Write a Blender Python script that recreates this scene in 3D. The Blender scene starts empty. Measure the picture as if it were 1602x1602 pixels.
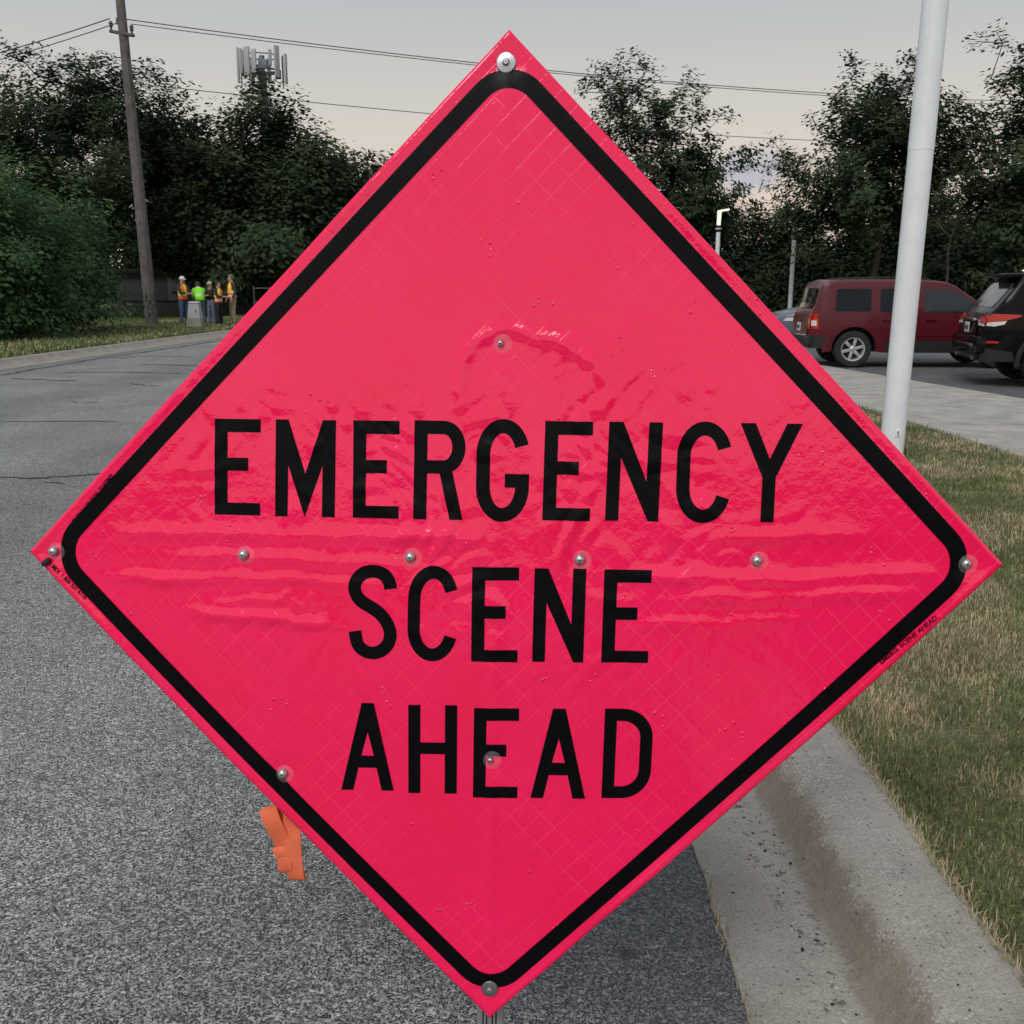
import bpy, bmesh, math, random
import numpy as np
from mathutils import Vector, Matrix, noise
from mathutils.geometry import delaunay_2d_cdt

random.seed(7)
rng = np.random.default_rng(7)
D = bpy.data
scene = bpy.context.scene
COL = scene.collection
R = math.radians

# ------------------------------------------------------------------ camera
CAM_H = 1.62
cam_d = D.cameras.new("camera")
cam = D.objects.new("camera", cam_d)
COL.objects.link(cam)
cam.location = (0, 0, CAM_H)
cam.rotation_euler = (R(90) - math.atan(356 / 1600), 0, 0)
cam_d.sensor_width = 36
cam_d.lens = 36 * 1600 / 1602
cam_d.clip_start = 0.05
cam_d.clip_end = 2000
scene.camera = cam

# ------------------------------------------------------------------ world
world = D.worlds.new("World")
scene.world = world
world.use_nodes = True
nt = world.node_tree
nt.nodes.clear()
W_ = lambda t: nt.nodes.new(t)
out = W_("ShaderNodeOutputWorld")
bg = W_("ShaderNodeBackground")
SKY_STRENGTH = 0.1
bg.inputs["Strength"].default_value = SKY_STRENGTH
sky = W_("ShaderNodeTexSky")
sky.sky_type = "NISHITA"
sky.sun_disc = False
SUN_EL, SUN_AZ = R(46), R(200)
sky.sun_elevation = SUN_EL
sky.sun_rotation = SUN_AZ
sky.air_density = 1.5
sky.dust_density = 3.0
tc = W_("ShaderNodeTexCoord")
sep = W_("ShaderNodeSeparateXYZ")
nt.links.new(tc.outputs["Generated"], sep.inputs[0])
ramp = W_("ShaderNodeValToRGB")
els = ramp.color_ramp.elements
stops = [(0.0, (.80, .62, .52)), (0.075, (.79, .655, .55)), (0.135, (.70, .64, .575)), (0.19, (.60, .59, .56)),
         (0.27, (.452, .497, .525)), (0.5, (.43, .475, .51)), (1.0, (.40, .45, .50))]
els[0].position = stops[0][0]; els[0].color = (*stops[0][1], 1)
els[1].position = 1.0; els[1].color = (*stops[-1][1], 1)
for p, c in stops[1:-1]:
    e = els.new(p); e.color = (*c, 1)
nt.links.new(sep.outputs["Z"], ramp.inputs[0])
# a small mauve evening cloud low in the sky
mp = W_("ShaderNodeMapping")
mp.vector_type = "POINT"
CD = Vector((220.0, 1000.0, 102.0)).normalized()
mp.inputs["Location"].default_value = (-CD.x / .034, 0, -CD.z / .021)
mp.inputs["Scale"].default_value = (1 / .034, 0, 1 / .021)
nt.links.new(tc.outputs["Generated"], mp.inputs[0])
ln = W_("ShaderNodeVectorMath"); ln.operation = "LENGTH"
nt.links.new(mp.outputs[0], ln.inputs[0])
cn = W_("ShaderNodeTexNoise"); cn.inputs["Scale"].default_value = 42; cn.inputs["Detail"].default_value = 5
nt.links.new(tc.outputs["Generated"], cn.inputs["Vector"])
ad = W_("ShaderNodeMath"); ad.operation = "MULTIPLY_ADD"
ad.inputs[1].default_value = 1.5
nt.links.new(cn.outputs["Fac"], ad.inputs[0])
nt.links.new(ln.outputs["Value"], ad.inputs[2])
mr = W_("ShaderNodeMapRange")
mr.inputs["From Min"].default_value = 1.15; mr.inputs["From Max"].default_value = 2.0
mr.inputs["To Min"].default_value = 0.85; mr.inputs["To Max"].default_value = 0.0
mr.interpolation_type = "SMOOTHSTEP"
nt.links.new(ad.outputs[0], mr.inputs["Value"])
gt = W_("ShaderNodeMath"); gt.operation = "GREATER_THAN"; gt.inputs[1].default_value = 0
nt.links.new(sep.outputs["Y"], gt.inputs[0])
ml = W_("ShaderNodeMath"); ml.operation = "MULTIPLY"
nt.links.new(mr.outputs[0], ml.inputs[0]); nt.links.new(gt.outputs[0], ml.inputs[1])
mixc = W_("ShaderNodeMix"); mixc.data_type = "RGBA"
nt.links.new(ml.outputs[0], mixc.inputs[0])
nt.links.new(ramp.outputs[0], mixc.inputs[6])
mixc.inputs[7].default_value = (.475, .49, .575, 1)
scl = W_("ShaderNodeVectorMath"); scl.operation = "SCALE"; scl.inputs["Scale"].default_value = 1 / SKY_STRENGTH
nt.links.new(mixc.outputs[2], scl.inputs[0])
mixs = W_("ShaderNodeMix"); mixs.data_type = "RGBA"; mixs.inputs[0].default_value = 0.94
nt.links.new(sky.outputs[0], mixs.inputs[6])
nt.links.new(scl.outputs[0], mixs.inputs[7])
nt.links.new(mixs.outputs[2], bg.inputs["Color"])
nt.links.new(bg.outputs[0], out.inputs[0])

# ------------------------------------------------------------------ sun: broad soft evening glow behind the camera
sun_d = D.lights.new("sun", "SUN")
sun_d.energy = 1.9
sun_d.angle = R(35)
sun_d.color = (1.0, .95, .90)
sun = D.objects.new("sun", sun_d)
COL.objects.link(sun)
sdir = Vector((math.sin(SUN_AZ) * math.cos(SUN_EL), math.cos(SUN_AZ) * math.cos(SUN_EL), math.sin(SUN_EL)))
sun.rotation_euler = sdir.to_track_quat("Z", "Y").to_euler()
sun.location = sdir * 60

vs = scene.view_settings
vs.view_transform = "Standard"
vs.look = "None"
vs.exposure = 0.0
vs.gamma = 1.0
vs.use_curve_mapping = False


# ------------------------------------------------------------------ helpers
def tag(o, label=None, cat=None, group=None, kind=None):
    if label: o["label"] = label
    if cat: o["category"] = cat
    if group: o["group"] = group
    if kind: o["kind"] = kind
    return o


def empty(name, loc, label=None, cat=None, group=None, rz=0, kind=None):
    o = D.objects.new(name, None)
    COL.objects.link(o)
    o.location = loc
    o.rotation_euler = (0, 0, rz)
    o.empty_display_size = .2
    return tag(o, label, cat, group, kind)


def link(name, me, mats, parent=None, smooth=True, angle=40):
    for m in (mats if isinstance(mats, (list, tuple)) else [mats]):
        me.materials.append(m)
    if smooth:
        me.polygons.foreach_set("use_smooth", [True] * len(me.polygons))
        if angle: me.set_sharp_from_angle(angle=R(angle))
    o = D.objects.new(name, me)
    COL.objects.link(o)
    if parent: o.parent = parent
    return o


def mesh(name, verts, faces, mats, parent=None, smooth=True, midx=None, angle=40):
    me = D.meshes.new(name)
    me.from_pydata([tuple(v) for v in verts], [], [tuple(f) for f in faces])
    if midx is not None: me.polygons.foreach_set("material_index", midx)
    me.update()
    return link(name, me, mats, parent, smooth, angle)


def bmobj(name, bm, mats, parent=None, smooth=True, angle=40):
    me = D.meshes.new(name)
    bm.normal_update()
    bm.to_mesh(me); bm.free()
    return link(name, me, mats, parent, smooth, angle)


def fast_polys(name, V, k, mats, parent=None, midx=None):
    """V: (n,k,3) array: n separate k-gons."""
    n = len(V)
    me = D.meshes.new(name)
    me.vertices.add(n * k); me.loops.add(n * k); me.polygons.add(n)
    me.vertices.foreach_set("co", V.reshape(-1).astype(np.float32))
    me.loops.foreach_set("vertex_index", np.arange(n * k, dtype=np.int32))
    me.polygons.foreach_set("loop_start", np.arange(0, n * k, k, dtype=np.int32))
    if midx is not None: me.polygons.foreach_set("material_index", midx.astype(np.int32))
    me.update(calc_edges=True)
    return link(name, me, mats, parent, smooth=False)


def bm_box(bm, c, s, rot=None, bevel=0.0):
    r = bmesh.ops.create_cube(bm, size=1.0)
    vs_ = r["verts"]
    M = Matrix.Translation(c) @ (rot.to_4x4() if rot else Matrix.Identity(4)) @ Matrix.Diagonal((*s, 1))
    bmesh.ops.transform(bm, matrix=M, verts=vs_)
    if bevel:
        es = list({e for v in vs_ for e in v.link_edges})
        bmesh.ops.bevel(bm, geom=es, offset=bevel, segments=2, affect="EDGES", profile=.6)


def box(name, c, s, mat, parent=None, bevel=0.0, rot=None):
    bm = bmesh.new()
    bm_box(bm, Vector(c), s, rot, bevel)
    return bmobj(name, bm, mat, parent, smooth=bevel > 0)


def tube_geo(path, radii, n=8, cap=True):
    P = [Vector(p) for p in path]
    if not isinstance(radii, (list, tuple)): radii = [radii] * len(P)
    V, F = [], []
    ref = None
    for i, p in enumerate(P):
        t = (P[min(i + 1, len(P) - 1)] - P[max(i - 1, 0)]).normalized()
        if ref is None:
            ref = Vector((1, 0, 0)) if abs(t.x) < .9 else Vector((0, 1, 0))
        a = (ref - t * ref.dot(t)).normalized(); ref = a
        b = t.cross(a)
        for k in range(n):
            w = 2 * math.pi * k / n
            V.append(p + (a * math.cos(w) + b * math.sin(w)) * radii[i])
    for i in range(len(P) - 1):
        for k in range(n):
            k2 = (k + 1) % n
            F.append((i * n + k, i * n + k2, (i + 1) * n + k2, (i + 1) * n + k))
    if cap:
        F.append(tuple(range(n - 1, -1, -1)))
        F.append(tuple(range((len(P) - 1) * n, len(P) * n)))
    return V, F


def tube(name, path, radii, mat, parent=None, n=10):
    V, F = tube_geo(path, radii, n)
    return mesh(name, V, F, mat, parent)


def lathe_geo(prof, n=24, axis="z"):
    """prof: list of (r, h). closed revolve around axis."""
    V, F = [], []
    for r, h in prof:
        for k in range(n):
            w = 2 * math.pi * k / n
            c, s = r * math.cos(w), r * math.sin(w)
            V.append((c, s, h) if axis == "z" else (c, h, s))
    for i in range(len(prof) - 1):
        for k in range(n):
            k2 = (k + 1) % n
            f = (i * n + k, i * n + k2, (i + 1) * n + k2, (i + 1) * n + k)
            F.append(f if axis == "z" else f[::-1])
    return V, F


# ------------------------------------------------------------------ materials
def mat_new(name):
    m = D.materials.new(name)
    m.use_nodes = True
    n = m.node_tree
    return m, n, n.nodes["Principled BSDF"]


def mat(name, col, rough=.6, metal=0.0, spec=.5, var=0.0, scale=8.0, bump=0.0, bscale=60.0, coat=0.0, detail=4.0, dist=.01):
    m, n, p = mat_new(name)
    p.inputs["Base Color"].default_value = (*col, 1)
    p.inputs["Roughness"].default_value = rough
    p.inputs["Metallic"].default_value = metal
    p.inputs["Specular IOR Level"].default_value = spec
    p.inputs["Coat Weight"].default_value = coat
    p.inputs["Coat Roughness"].default_value = .05
    t = n.nodes.new("ShaderNodeTexCoord")
    if var:
        nz = n.nodes.new("ShaderNodeTexNoise"); nz.inputs["Scale"].default_value = scale; nz.inputs["Detail"].default_value = detail
        n.links.new(t.outputs["Object"], nz.inputs["Vector"])
        rp = n.nodes.new("ShaderNodeValToRGB")
        rp.color_ramp.elements[0].position = .3; rp.color_ramp.elements[1].position = .7
        rp.color_ramp.elements[0].color = (*[max(0, c * (1 - var)) for c in col], 1)
        rp.color_ramp.elements[1].color = (*[min(1, c * (1 + var)) for c in col], 1)
        n.links.new(nz.outputs["Fac"], rp.inputs[0])
        n.links.new(rp.outputs[0], p.inputs["Base Color"])
    if bump:
        nb = n.nodes.new("ShaderNodeTexNoise"); nb.inputs["Scale"].default_value = bscale; nb.inputs["Detail"].default_value = 4
        n.links.new(t.outputs["Object"], nb.inputs["Vector"])
        b = n.nodes.new("ShaderNodeBump"); b.inputs["Strength"].default_value = bump; b.inputs["Distance"].default_value = dist
        n.links.new(nb.outputs["Fac"], b.inputs["Height"])
        n.links.new(b.outputs[0], p.inputs["Normal"])
    return m


def leaf_mat(name, col, var=.35):
    m, n, p = mat_new(name)
    o = n.nodes["Material Output"]
    t = n.nodes.new("ShaderNodeTexCoord")
    nz = n.nodes.new("ShaderNodeTexNoise"); nz.inputs["Scale"].default_value = .9; nz.inputs["Detail"].default_value = 6
    n.links.new(t.outputs["Object"], nz.inputs["Vector"])
    rp = n.nodes.new("ShaderNodeValToRGB")
    rp.color_ramp.elements[0].position = .32; rp.color_ramp.elements[1].position = .68
    rp.color_ramp.elements[0].color = (*[c * (1 - var) for c in col], 1)
    rp.color_ramp.elements[1].color = (*[c * (1 + var) for c in col], 1)
    n.links.new(nz.outputs["Fac"], rp.inputs[0])
    n.links.new(rp.outputs[0], p.inputs["Base Color"])
    p.inputs["Roughness"].default_value = .75
    p.inputs["Specular IOR Level"].default_value = .12
    tr = n.nodes.new("ShaderNodeBsdfTranslucent")
    n.links.new(rp.outputs[0], tr.inputs["Color"])
    mx = n.nodes.new("ShaderNodeMixShader"); mx.inputs[0].default_value = .38
    n.links.new(p.outputs[0], mx.inputs[1]); n.links.new(tr.outputs[0], mx.inputs[2])
    n.links.new(mx.outputs[0], o.inputs["Surface"])
    return m


class NT:
    """tiny node-graph writer"""
    def __init__(s, m): s.n = m.node_tree; s.p = s.n.nodes["Principled BSDF"]
    def new(s, t, **k):
        o = s.n.nodes.new(t)
        for a, b in k.items(): setattr(o, a, b)
        return o
    def ln(s, a, b): s.n.links.new(a, b)
    def coord(s): return s.new("ShaderNodeTexCoord").outputs["Object"]
    def noise(s, v, sc, det=4, rough=.5):
        o = s.new("ShaderNodeTexNoise"); o.inputs["Scale"].default_value = sc; o.inputs["Detail"].default_value = det
        o.inputs["Roughness"].default_value = rough
        s.ln(v, o.inputs["Vector"]); return o.outputs["Fac"]
    def voro(s, v, sc, feat="F1", outp="Distance"):
        o = s.new("ShaderNodeTexVoronoi", feature=feat); o.inputs["Scale"].default_value = sc
        s.ln(v, o.inputs["Vector"]); return o.outputs[outp]
    def ramp(s, f, stops_):
        o = s.new("ShaderNodeValToRGB"); e = o.color_ramp.elements
        e[0].position, e[0].color = stops_[0][0], (*stops_[0][1], 1)
        e[1].position, e[1].color = stops_[-1][0], (*stops_[-1][1], 1)
        for p_, c in stops_[1:-1]:
            x = e.new(p_); x.color = (*c, 1)
        s.ln(f, o.inputs[0]); return o.outputs[0]
    def mix(s, f, a, b, mode="MIX"):
        o = s.new("ShaderNodeMix", data_type="RGBA", blend_type=mode)
        for i, x in ((0, f), (6, a), (7, b)):
            if isinstance(x, (int, float)): o.inputs[i].default_value = x
            elif isinstance(x, tuple): o.inputs[i].default_value = (*x, 1)
            else: s.ln(x, o.inputs[i])
        return o.outputs[2]
    def math(s, op, a, b=None, c=None):
        o = s.new("ShaderNodeMath", operation=op)
        for i, x in enumerate((a, b, c)):
            if x is None: continue
            if isinstance(x, (int, float)): o.inputs[i].default_value = x
            else: s.ln(x, o.inputs[i])
        return o.outputs[0]
    def xyz(s, v):
        o = s.new("ShaderNodeSeparateXYZ"); s.ln(v, o.inputs[0]); return o.outputs
    def maprange(s, f, a, b, c=0.0, d=1.0):
        o = s.new("ShaderNodeMapRange", interpolation_type="SMOOTHSTEP")
        for k, x in zip(("From Min", "From Max", "To Min", "To Max"), (a, b, c, d)): o.inputs[k].default_value = x
        s.ln(f, o.inputs["Value"]); return o.outputs[0]
    def bump(s, h, st, dist):
        o = s.new("ShaderNodeBump"); o.inputs["Strength"].default_value = st; o.inputs["Distance"].default_value = dist
        s.ln(h, o.inputs["Height"]); s.ln(o.outputs[0], s.p.inputs["Normal"])
    def col(s, c): s.ln(c, s.p.inputs["Base Color"])


def g3(x): return (x, x, x)


# asphalt: worn stones in dark binder
M_ASPH = D.materials.new("worn_asphalt"); M_ASPH.use_nodes = True
a = NT(M_ASPH); v = a.coord()
warp = a.new("ShaderNodeVectorMath", operation="MULTIPLY_ADD")
wn = a.new("ShaderNodeTexNoise"); wn.inputs["Scale"].default_value = 130; wn.inputs["Detail"].default_value = 2
a.ln(v, wn.inputs["Vector"]); a.ln(wn.outputs["Color"], warp.inputs[0]); warp.inputs[1].default_value = (.009, .009, .009); a.ln(v, warp.inputs[2])
vw = warp.outputs[0]
edge = a.voro(vw, 105, "DISTANCE_TO_EDGE")
cellc = a.new("ShaderNodeTexVoronoi"); cellc.inputs["Scale"].default_value = 105; a.ln(vw, cellc.inputs["Vector"])
cr = a.xyz(cellc.outputs["Color"])
stone = a.ramp(cr[0], [(0, (.19, .19, .19)), (.3, (.335, .334, .328)), (.72, (.50, .496, .485)), (1, (.68, .67, .65))])
fl = a.math("ADD", a.noise(vw, 160, 3, .55), a.math("MULTIPLY", a.math("SUBTRACT", a.noise(v, 310, 2), .5), .35))
gap = a.math("MULTIPLY", a.maprange(fl, .435, .545), a.maprange(edge, .0, .05, .45, 1.0))
big = a.noise(v, .9, 6)
stone = a.mix(1.0, stone, a.ramp(big, [(.3, g3(.80)), (.7, g3(1.12))]), "MULTIPLY")
base = a.mix(gap, (.026, .026, .028), stone)
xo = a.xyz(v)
# asphalt turns darker and bluer towards the gutter, with a noisy edge
edge_x = a.math("ADD", xo[0], a.math("MULTIPLY", a.noise(v, 2.2, 5), 1.1))
gutter_mix = a.maprange(edge_x, .25, 1.0, 0, .62)
base = a.mix(gutter_mix, base, (.030, .033, .046))
patch = a.maprange(a.noise(v, 5.5, 6, .65), .60, .72, 0, .45)
base = a.mix(patch, base, (.05, .05, .053))
trk = a.maprange(a.math("ABSOLUTE", a.math("SINE", a.math("MULTIPLY", a.math("ADD", xo[0], a.math("MULTIPLY", a.noise(v, .25, 2), 1.2)), 1.05))), .25, .85, .90, 1.10)
wearm = a.new("ShaderNodeVectorMath", operation="SCALE"); a.ln(base, wearm.inputs[0]); a.ln(trk, wearm.inputs["Scale"])
base = wearm.outputs[0]
drip = a.new("ShaderNodeTexVoronoi"); drip.inputs["Scale"].default_value = 2.6; a.ln(vw, drip.inputs["Vector"])
dd_ = a.math("ADD", drip.outputs["Distance"], a.math("MULTIPLY", a.noise(v, 24, 4, .7), .14))
drm = a.math("MULTIPLY", a.maprange(dd_, .155, .105, 0, .72), a.math("GREATER_THAN", a.xyz(drip.outputs["Color"])[0], .62))
base = a.mix(drm, base, (.018, .018, .02))
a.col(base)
a.p.inputs["Roughness"].default_value = .6
a.p.inputs["Specular IOR Level"].default_value = .5
a.bump(a.math("ADD", a.math("MULTIPLY", fl, 1.6), a.math("MULTIPLY", cr[1], .35)), .8, .005)

M_LOT = mat("parking_lot_asphalt", (.105, .105, .112), .85, var=.25, scale=6, bump=.4, bscale=90, dist=.004)
M_CRACK = mat("crack_filler", (.018, .018, .022), .6, var=.3, scale=20)


def concrete(name, col, dirt=False):
    m = D.materials.new(name); m.use_nodes = True
    c = NT(m); v = c.coord()
    n1 = c.noise(v, 3.0, 8, .6)
    basec = c.ramp(n1, [(.28, tuple(x * .70 for x in col)), (.72, tuple(x * 1.16 for x in col))])
    fine = c.noise(v, 160, 4)
    basec = c.mix(1.0, basec, c.ramp(fine, [(.3, g3(.74)), (.7, g3(1.24))]), "MULTIPLY")
    sp = c.new("ShaderNodeTexVoronoi"); sp.inputs["Scale"].default_value = 75; c.ln(v, sp.inputs["Vector"])
    sc = c.xyz(sp.outputs["Color"])
    near = c.maprange(sp.outputs["Distance"], .38, .26)
    light = c.math("MULTIPLY", near, c.math("GREATER_THAN", sc[0], .80))
    dark = c.math("MULTIPLY", c.maprange(sp.outputs["Distance"], .30, .2), c.math("GREATER_THAN", sc[1], .86))
    basec = c.mix(c.math("MULTIPLY", light, .5), basec, (.46, .43, .39))
    basec = c.mix(c.math("MULTIPLY", dark, .75), basec, (.055, .048, .042))
    if dirt:  # washed-in silt along the flow line, worn bare stones along the nose of the kerb
        x = c.xyz(v)[0]
        xx = c.math("ADD", x, c.math("ADD", c.math("MULTIPLY", c.math("SUBTRACT", c.noise(v, 6, 6, .65), .5), .11), c.math("MULTIPLY", c.math("SUBTRACT", c.noise(v, 45, 3), .5), .03)))
        d1 = c.math("MULTIPLY", c.maprange(xx, .785, .825), c.maprange(xx, .925, .880))
        silt = c.ramp(c.noise(v, 30, 6, .7), [(.3, (.15, .12, .092)), (.7, (.25, .205, .155))])
        basec = c.mix(c.math("MULTIPLY", d1, .72), basec, silt)
        d2 = c.math("MULTIPLY", c.maprange(xx, .67, .73), c.maprange(xx, .83, .77))
        pn = c.maprange(c.noise(v, 26, 5, .7), .55, .64)
        basec = c.mix(c.math("MULTIPLY", c.math("MULTIPLY", d2, pn), .7), basec, (.05, .045, .042))
        d3 = c.math("MULTIPLY", c.maprange(xx, .86, .91), c.maprange(xx, 1.06, .97))
        st2 = c.new("ShaderNodeTexVoronoi"); st2.inputs["Scale"].default_value = 110; c.ln(v, st2.inputs["Vector"])
        sx = c.xyz(st2.outputs["Color"])
        bare = c.math("MULTIPLY", c.maprange(st2.outputs["Distance"], .46, .34), c.math("MULTIPLY", c.math("GREATER_THAN", sx[0], .45), c.math("MULTIPLY", d3, c.maprange(c.noise(v, 9, 4), .40, .58))))
        basec = c.mix(c.math("MULTIPLY", bare, .8), basec, (.56, .53, .48))
        pinkish = c.math("MULTIPLY", c.maprange(c.noise(v, 5, 3), .5, .65), c.maprange(xx, .72, .60))
        basec = c.mix(c.math("MULTIPLY", pinkish, .30), basec, (.30, .235, .215))
    c.col(basec)
    c.p.inputs["Roughness"].default_value = .88
    c.p.inputs["Specular IOR Level"].default_value = .25
    c.bump(c.math("ADD", c.math("ADD", c.noise(v, 120, 6, .7), c.math("MULTIPLY", c.noise(v, 28, 4), .9)), c.math("MULTIPLY", light, .5)), .8, .006)
    return m


M_KERB = concrete("kerb_concrete", (.39, .365, .325), True)
M_CONC = concrete("pavement_concrete", (.44, .415, .38))
M_LKERB = concrete("far_kerb_concrete", (.33, .305, .27))

M_SOIL = D.materials.new("thatch_soil"); M_SOIL.use_nodes = True
s_ = NT(M_SOIL); v = s_.coord()
c1 = s_.ramp(s_.noise(v, 1.5, 8, .65), [(.3, (.10, .105, .045)), (.5, (.17, .15, .085)), (.7, (.26, .215, .14))])
c1 = s_.mix(1.0, c1, s_.ramp(s_.noise(v, 70, 4), [(.3, g3(.5)), (.7, g3(1.3))]), "MULTIPLY")
s_.col(c1); s_.p.inputs["Roughness"].default_value = .95; s_.p.inputs["Specular IOR Level"].default_value = .1
s_.bump(s_.noise(v, 60, 5), .9, .02)
M_TURF = D.materials.new("far_turf"); M_TURF.use_nodes = True
s_ = NT(M_TURF); v = s_.coord()
c1 = s_.ramp(s_.noise(v, .7, 8, .65), [(.3, (.055, .085, .026)), (.55, (.10, .125, .045)), (.75, (.17, .16, .08))])
c1 = s_.mix(1.0, c1, s_.ramp(s_.noise(v, 25, 5), [(.3, g3(.6)), (.7, g3(1.3))]), "MULTIPLY")
s_.col(c1); s_.p.inputs["Roughness"].default_value = .95; s_.p.inputs["Specular IOR Level"].default_value = .1
s_.bump(s_.noise(v, 25, 5), .9, .04)

M_GRASS = [mat("grass_green", (.165, .205, .082), .6, spec=.25, var=.3, scale=3), mat("grass_dark", (.105, .14, .058), .6, spec=.25, var=.3, scale=3),
           mat("grass_straw", (.50, .40, .26), .7, spec=.2, var=.25, scale=3), mat("grass_bright", (.13, .25, .045), .55, spec=.3)]
M_LEAF_DARK = [leaf_mat("leaf_deep", (.044, .074, .042), .25), leaf_mat("leaf_mid", (.056, .090, .047), .25), leaf_mat("leaf_olive", (.068, .090, .045), .25)]
M_LEAF_BUSH = [leaf_mat("bush_leaf_mid", (.090, .165, .072)), leaf_mat("bush_leaf_light", (.125, .215, .088)), leaf_mat("bush_leaf_deep", (.060, .115, .052))]
M_BARK = mat("bark", (.075, .06, .048), .95, spec=.1, var=.35, scale=5, bump=.8, bscale=14, dist=.05)
M_DEADBARK = mat("dead_bark", (.12, .10, .085), .95, spec=.1, var=.3, scale=5)

# sign vinyl
M_PINK = D.materials.new("fluorescent_vinyl"); M_PINK.use_nodes = True
k = NT(M_PINK)
uvm = k.new("ShaderNodeUVMap"); uvm.uv_map = "sheet"
ux = k.xyz(uvm.outputs[0])


def lattice(coordv, period, width, off=0.0):
    m_ = k.math("PINGPONG", k.math("ADD", coordv, off), period / 2)
    return k.maprange(m_, width, width * .45)


ga = k.math("MULTIPLY", k.math("ADD", ux[0], ux[1]), .70711)
gb = k.math("MULTIPLY", k.math("SUBTRACT", ux[0], ux[1]), .70711)
seams = k.math("MAXIMUM", lattice(ga, .0435, .0010), lattice(gb, .0360, .0010, .013))
uvv = uvm.outputs[0]
fade = k.maprange(k.noise(uvv, 4.5, 4), .38, .62, .10, .85)
pinkc = k.ramp(k.noise(uvv, 5, 4), [(.3, (.96, .003, .086)), (.7, (1.0, .005, .112))])
# narrow woven-in strip along the hem, where the sheeting is welded
pinkc = k.mix(k.math("MULTIPLY", seams, fade), pinkc, (1.0, .040, .125))
# inside cell seams scale: fine secondary diamonds of the prismatic sheeting
k.col(pinkc)
k.p.inputs["Roughness"].default_value = .085
k.p.inputs["Specular IOR Level"].default_value = .8
fineh = k.math("ADD", k.math("MULTIPLY", k.noise(uvv, 22, 4, .6), 1.0), k.math("MULTIPLY", seams, -.05))
k.bump(fineh, .16, .01)
b1_ = k.p.inputs["Normal"].links[0].from_node
# pin-prick dents that catch the light
dv = k.new("ShaderNodeTexVoronoi"); dv.inputs["Scale"].default_value = 130; k.ln(uvv, dv.inputs["Vector"])
dc = k.xyz(dv.outputs["Color"])
dent = k.math("MULTIPLY", k.maprange(dv.outputs["Distance"], .42, .12), k.math("MULTIPLY", k.math("GREATER_THAN", dc[0], .74), k.math("GREATER_THAN", k.noise(uvv, 13, 3), .63)))
b2_ = k.new("ShaderNodeBump"); b2_.inputs["Strength"].default_value = 1.0; b2_.inputs["Distance"].default_value = .0016
k.ln(dent, b2_.inputs["Height"]); k.ln(b1_.outputs[0], b2_.inputs["Normal"]); k.ln(b2_.outputs[0], k.p.inputs["Normal"])

M_INK = mat("black_ink", (.0025, .0025, .004), .28, spec=.12, var=.3, scale=40)
M_STEEL = mat("zinc_steel", (.52, .55, .58), .32, metal=.85, var=.12, scale=90)
M_DARKSTEEL = mat("dull_steel", (.20, .215, .22), .4, metal=.7, var=.12, scale=60)
M_HOLE = mat("black_hole", (.004, .004, .004), .9)
M_RUBBER = mat("black_rubber", (.015, .015, .017), .75, var=.2, scale=30)
M_ALU = mat("mill_aluminium", (.34, .34, .35), .45, metal=.6, var=.1, scale=20)
M_FIBRE = mat("fibreglass", (.08, .08, .08), .5)
M_STRAP = mat("orange_webbing", (.74, .16, .075), .75, spec=.2, var=.12, scale=25, bump=.35, bscale=420, dist=.002)
M_WASHER = D.materials.new("clear_plastic"); M_WASHER.use_nodes = True
w_ = M_WASHER.node_tree
wp = w_.nodes["Principled BSDF"]; wp.inputs["Base Color"].default_value = (.8, .75, .78, 1); wp.inputs["Roughness"].default_value = .2
tb = w_.nodes.new("ShaderNodeBsdfTransparent"); mx = w_.nodes.new("ShaderNodeMixShader"); mx.inputs[0].default_value = .10
w_.links.new(tb.outputs[0], mx.inputs[1]); w_.links.new(wp.outputs[0], mx.inputs[2])
w_.links.new(mx.outputs[0], w_.nodes["Material Output"].inputs["Surface"])

M_WHITEPAINT = mat("white_pole_paint", (.74, .775, .82), .42, var=.05, scale=6, bump=.06, bscale=30)
M_RUST = mat("rust", (.10, .06, .045), .9, var=.3, scale=40)
M_WOOD = mat("weathered_wood", (.125, .115, .112), .9, spec=.15, var=.3, scale=4, bump=.5, bscale=25, dist=.02)
M_WIRE = mat("wire", (.06, .062, .068), .6)
M_CERAM = mat("insulator", (.09, .08, .075), .4)
M_ANT = mat("antenna_grey", (.38, .39, .41), .6, var=.06, scale=3)
M_TOWER = mat("galvanised_tower", (.13, .16, .20), .5, metal=.3, var=.1, scale=3)
M_BLOCK = mat("grey_block", (.085, .09, .105), .9, var=.12, scale=2, bump=.3, bscale=20)


# ==================================================================== GROUND
def strip(name, left, right, z, m, parent=None, sub=1, kind="structure"):
    """sheet between two polylines given as (x,y); same number of points"""
    V, F = [], []
    n = len(left)
    for (a_, b_) in zip(left, right):
        for q in range(sub + 1):
            t = q / sub
            V.append((a_[0] + (b_[0] - a_[0]) * t, a_[1] + (b_[1] - a_[1]) * t, z))
    w = sub + 1
    for i in range(n - 1):
        for q in range(sub):
            F.append((i * w + q, i * w + q + 1, (i + 1) * w + q + 1, (i + 1) * w + q))
    o = mesh(name, V, F, m, parent, smooth=False)
    if not parent: o["kind"] = kind
    return o


def interp(poly, y):
    ys_ = [p[1] for p in poly]; xs_ = [p[0] for p in poly]
    return float(np.interp(y, ys_, xs_))


mesh("ground", [(-900, -300, -.16), (900, -300, -.16), (900, 1200, -.16), (-900, 1200, -.16)], [(0, 1, 2, 3)], M_TURF, smooth=False)["kind"] = "structure"

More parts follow.
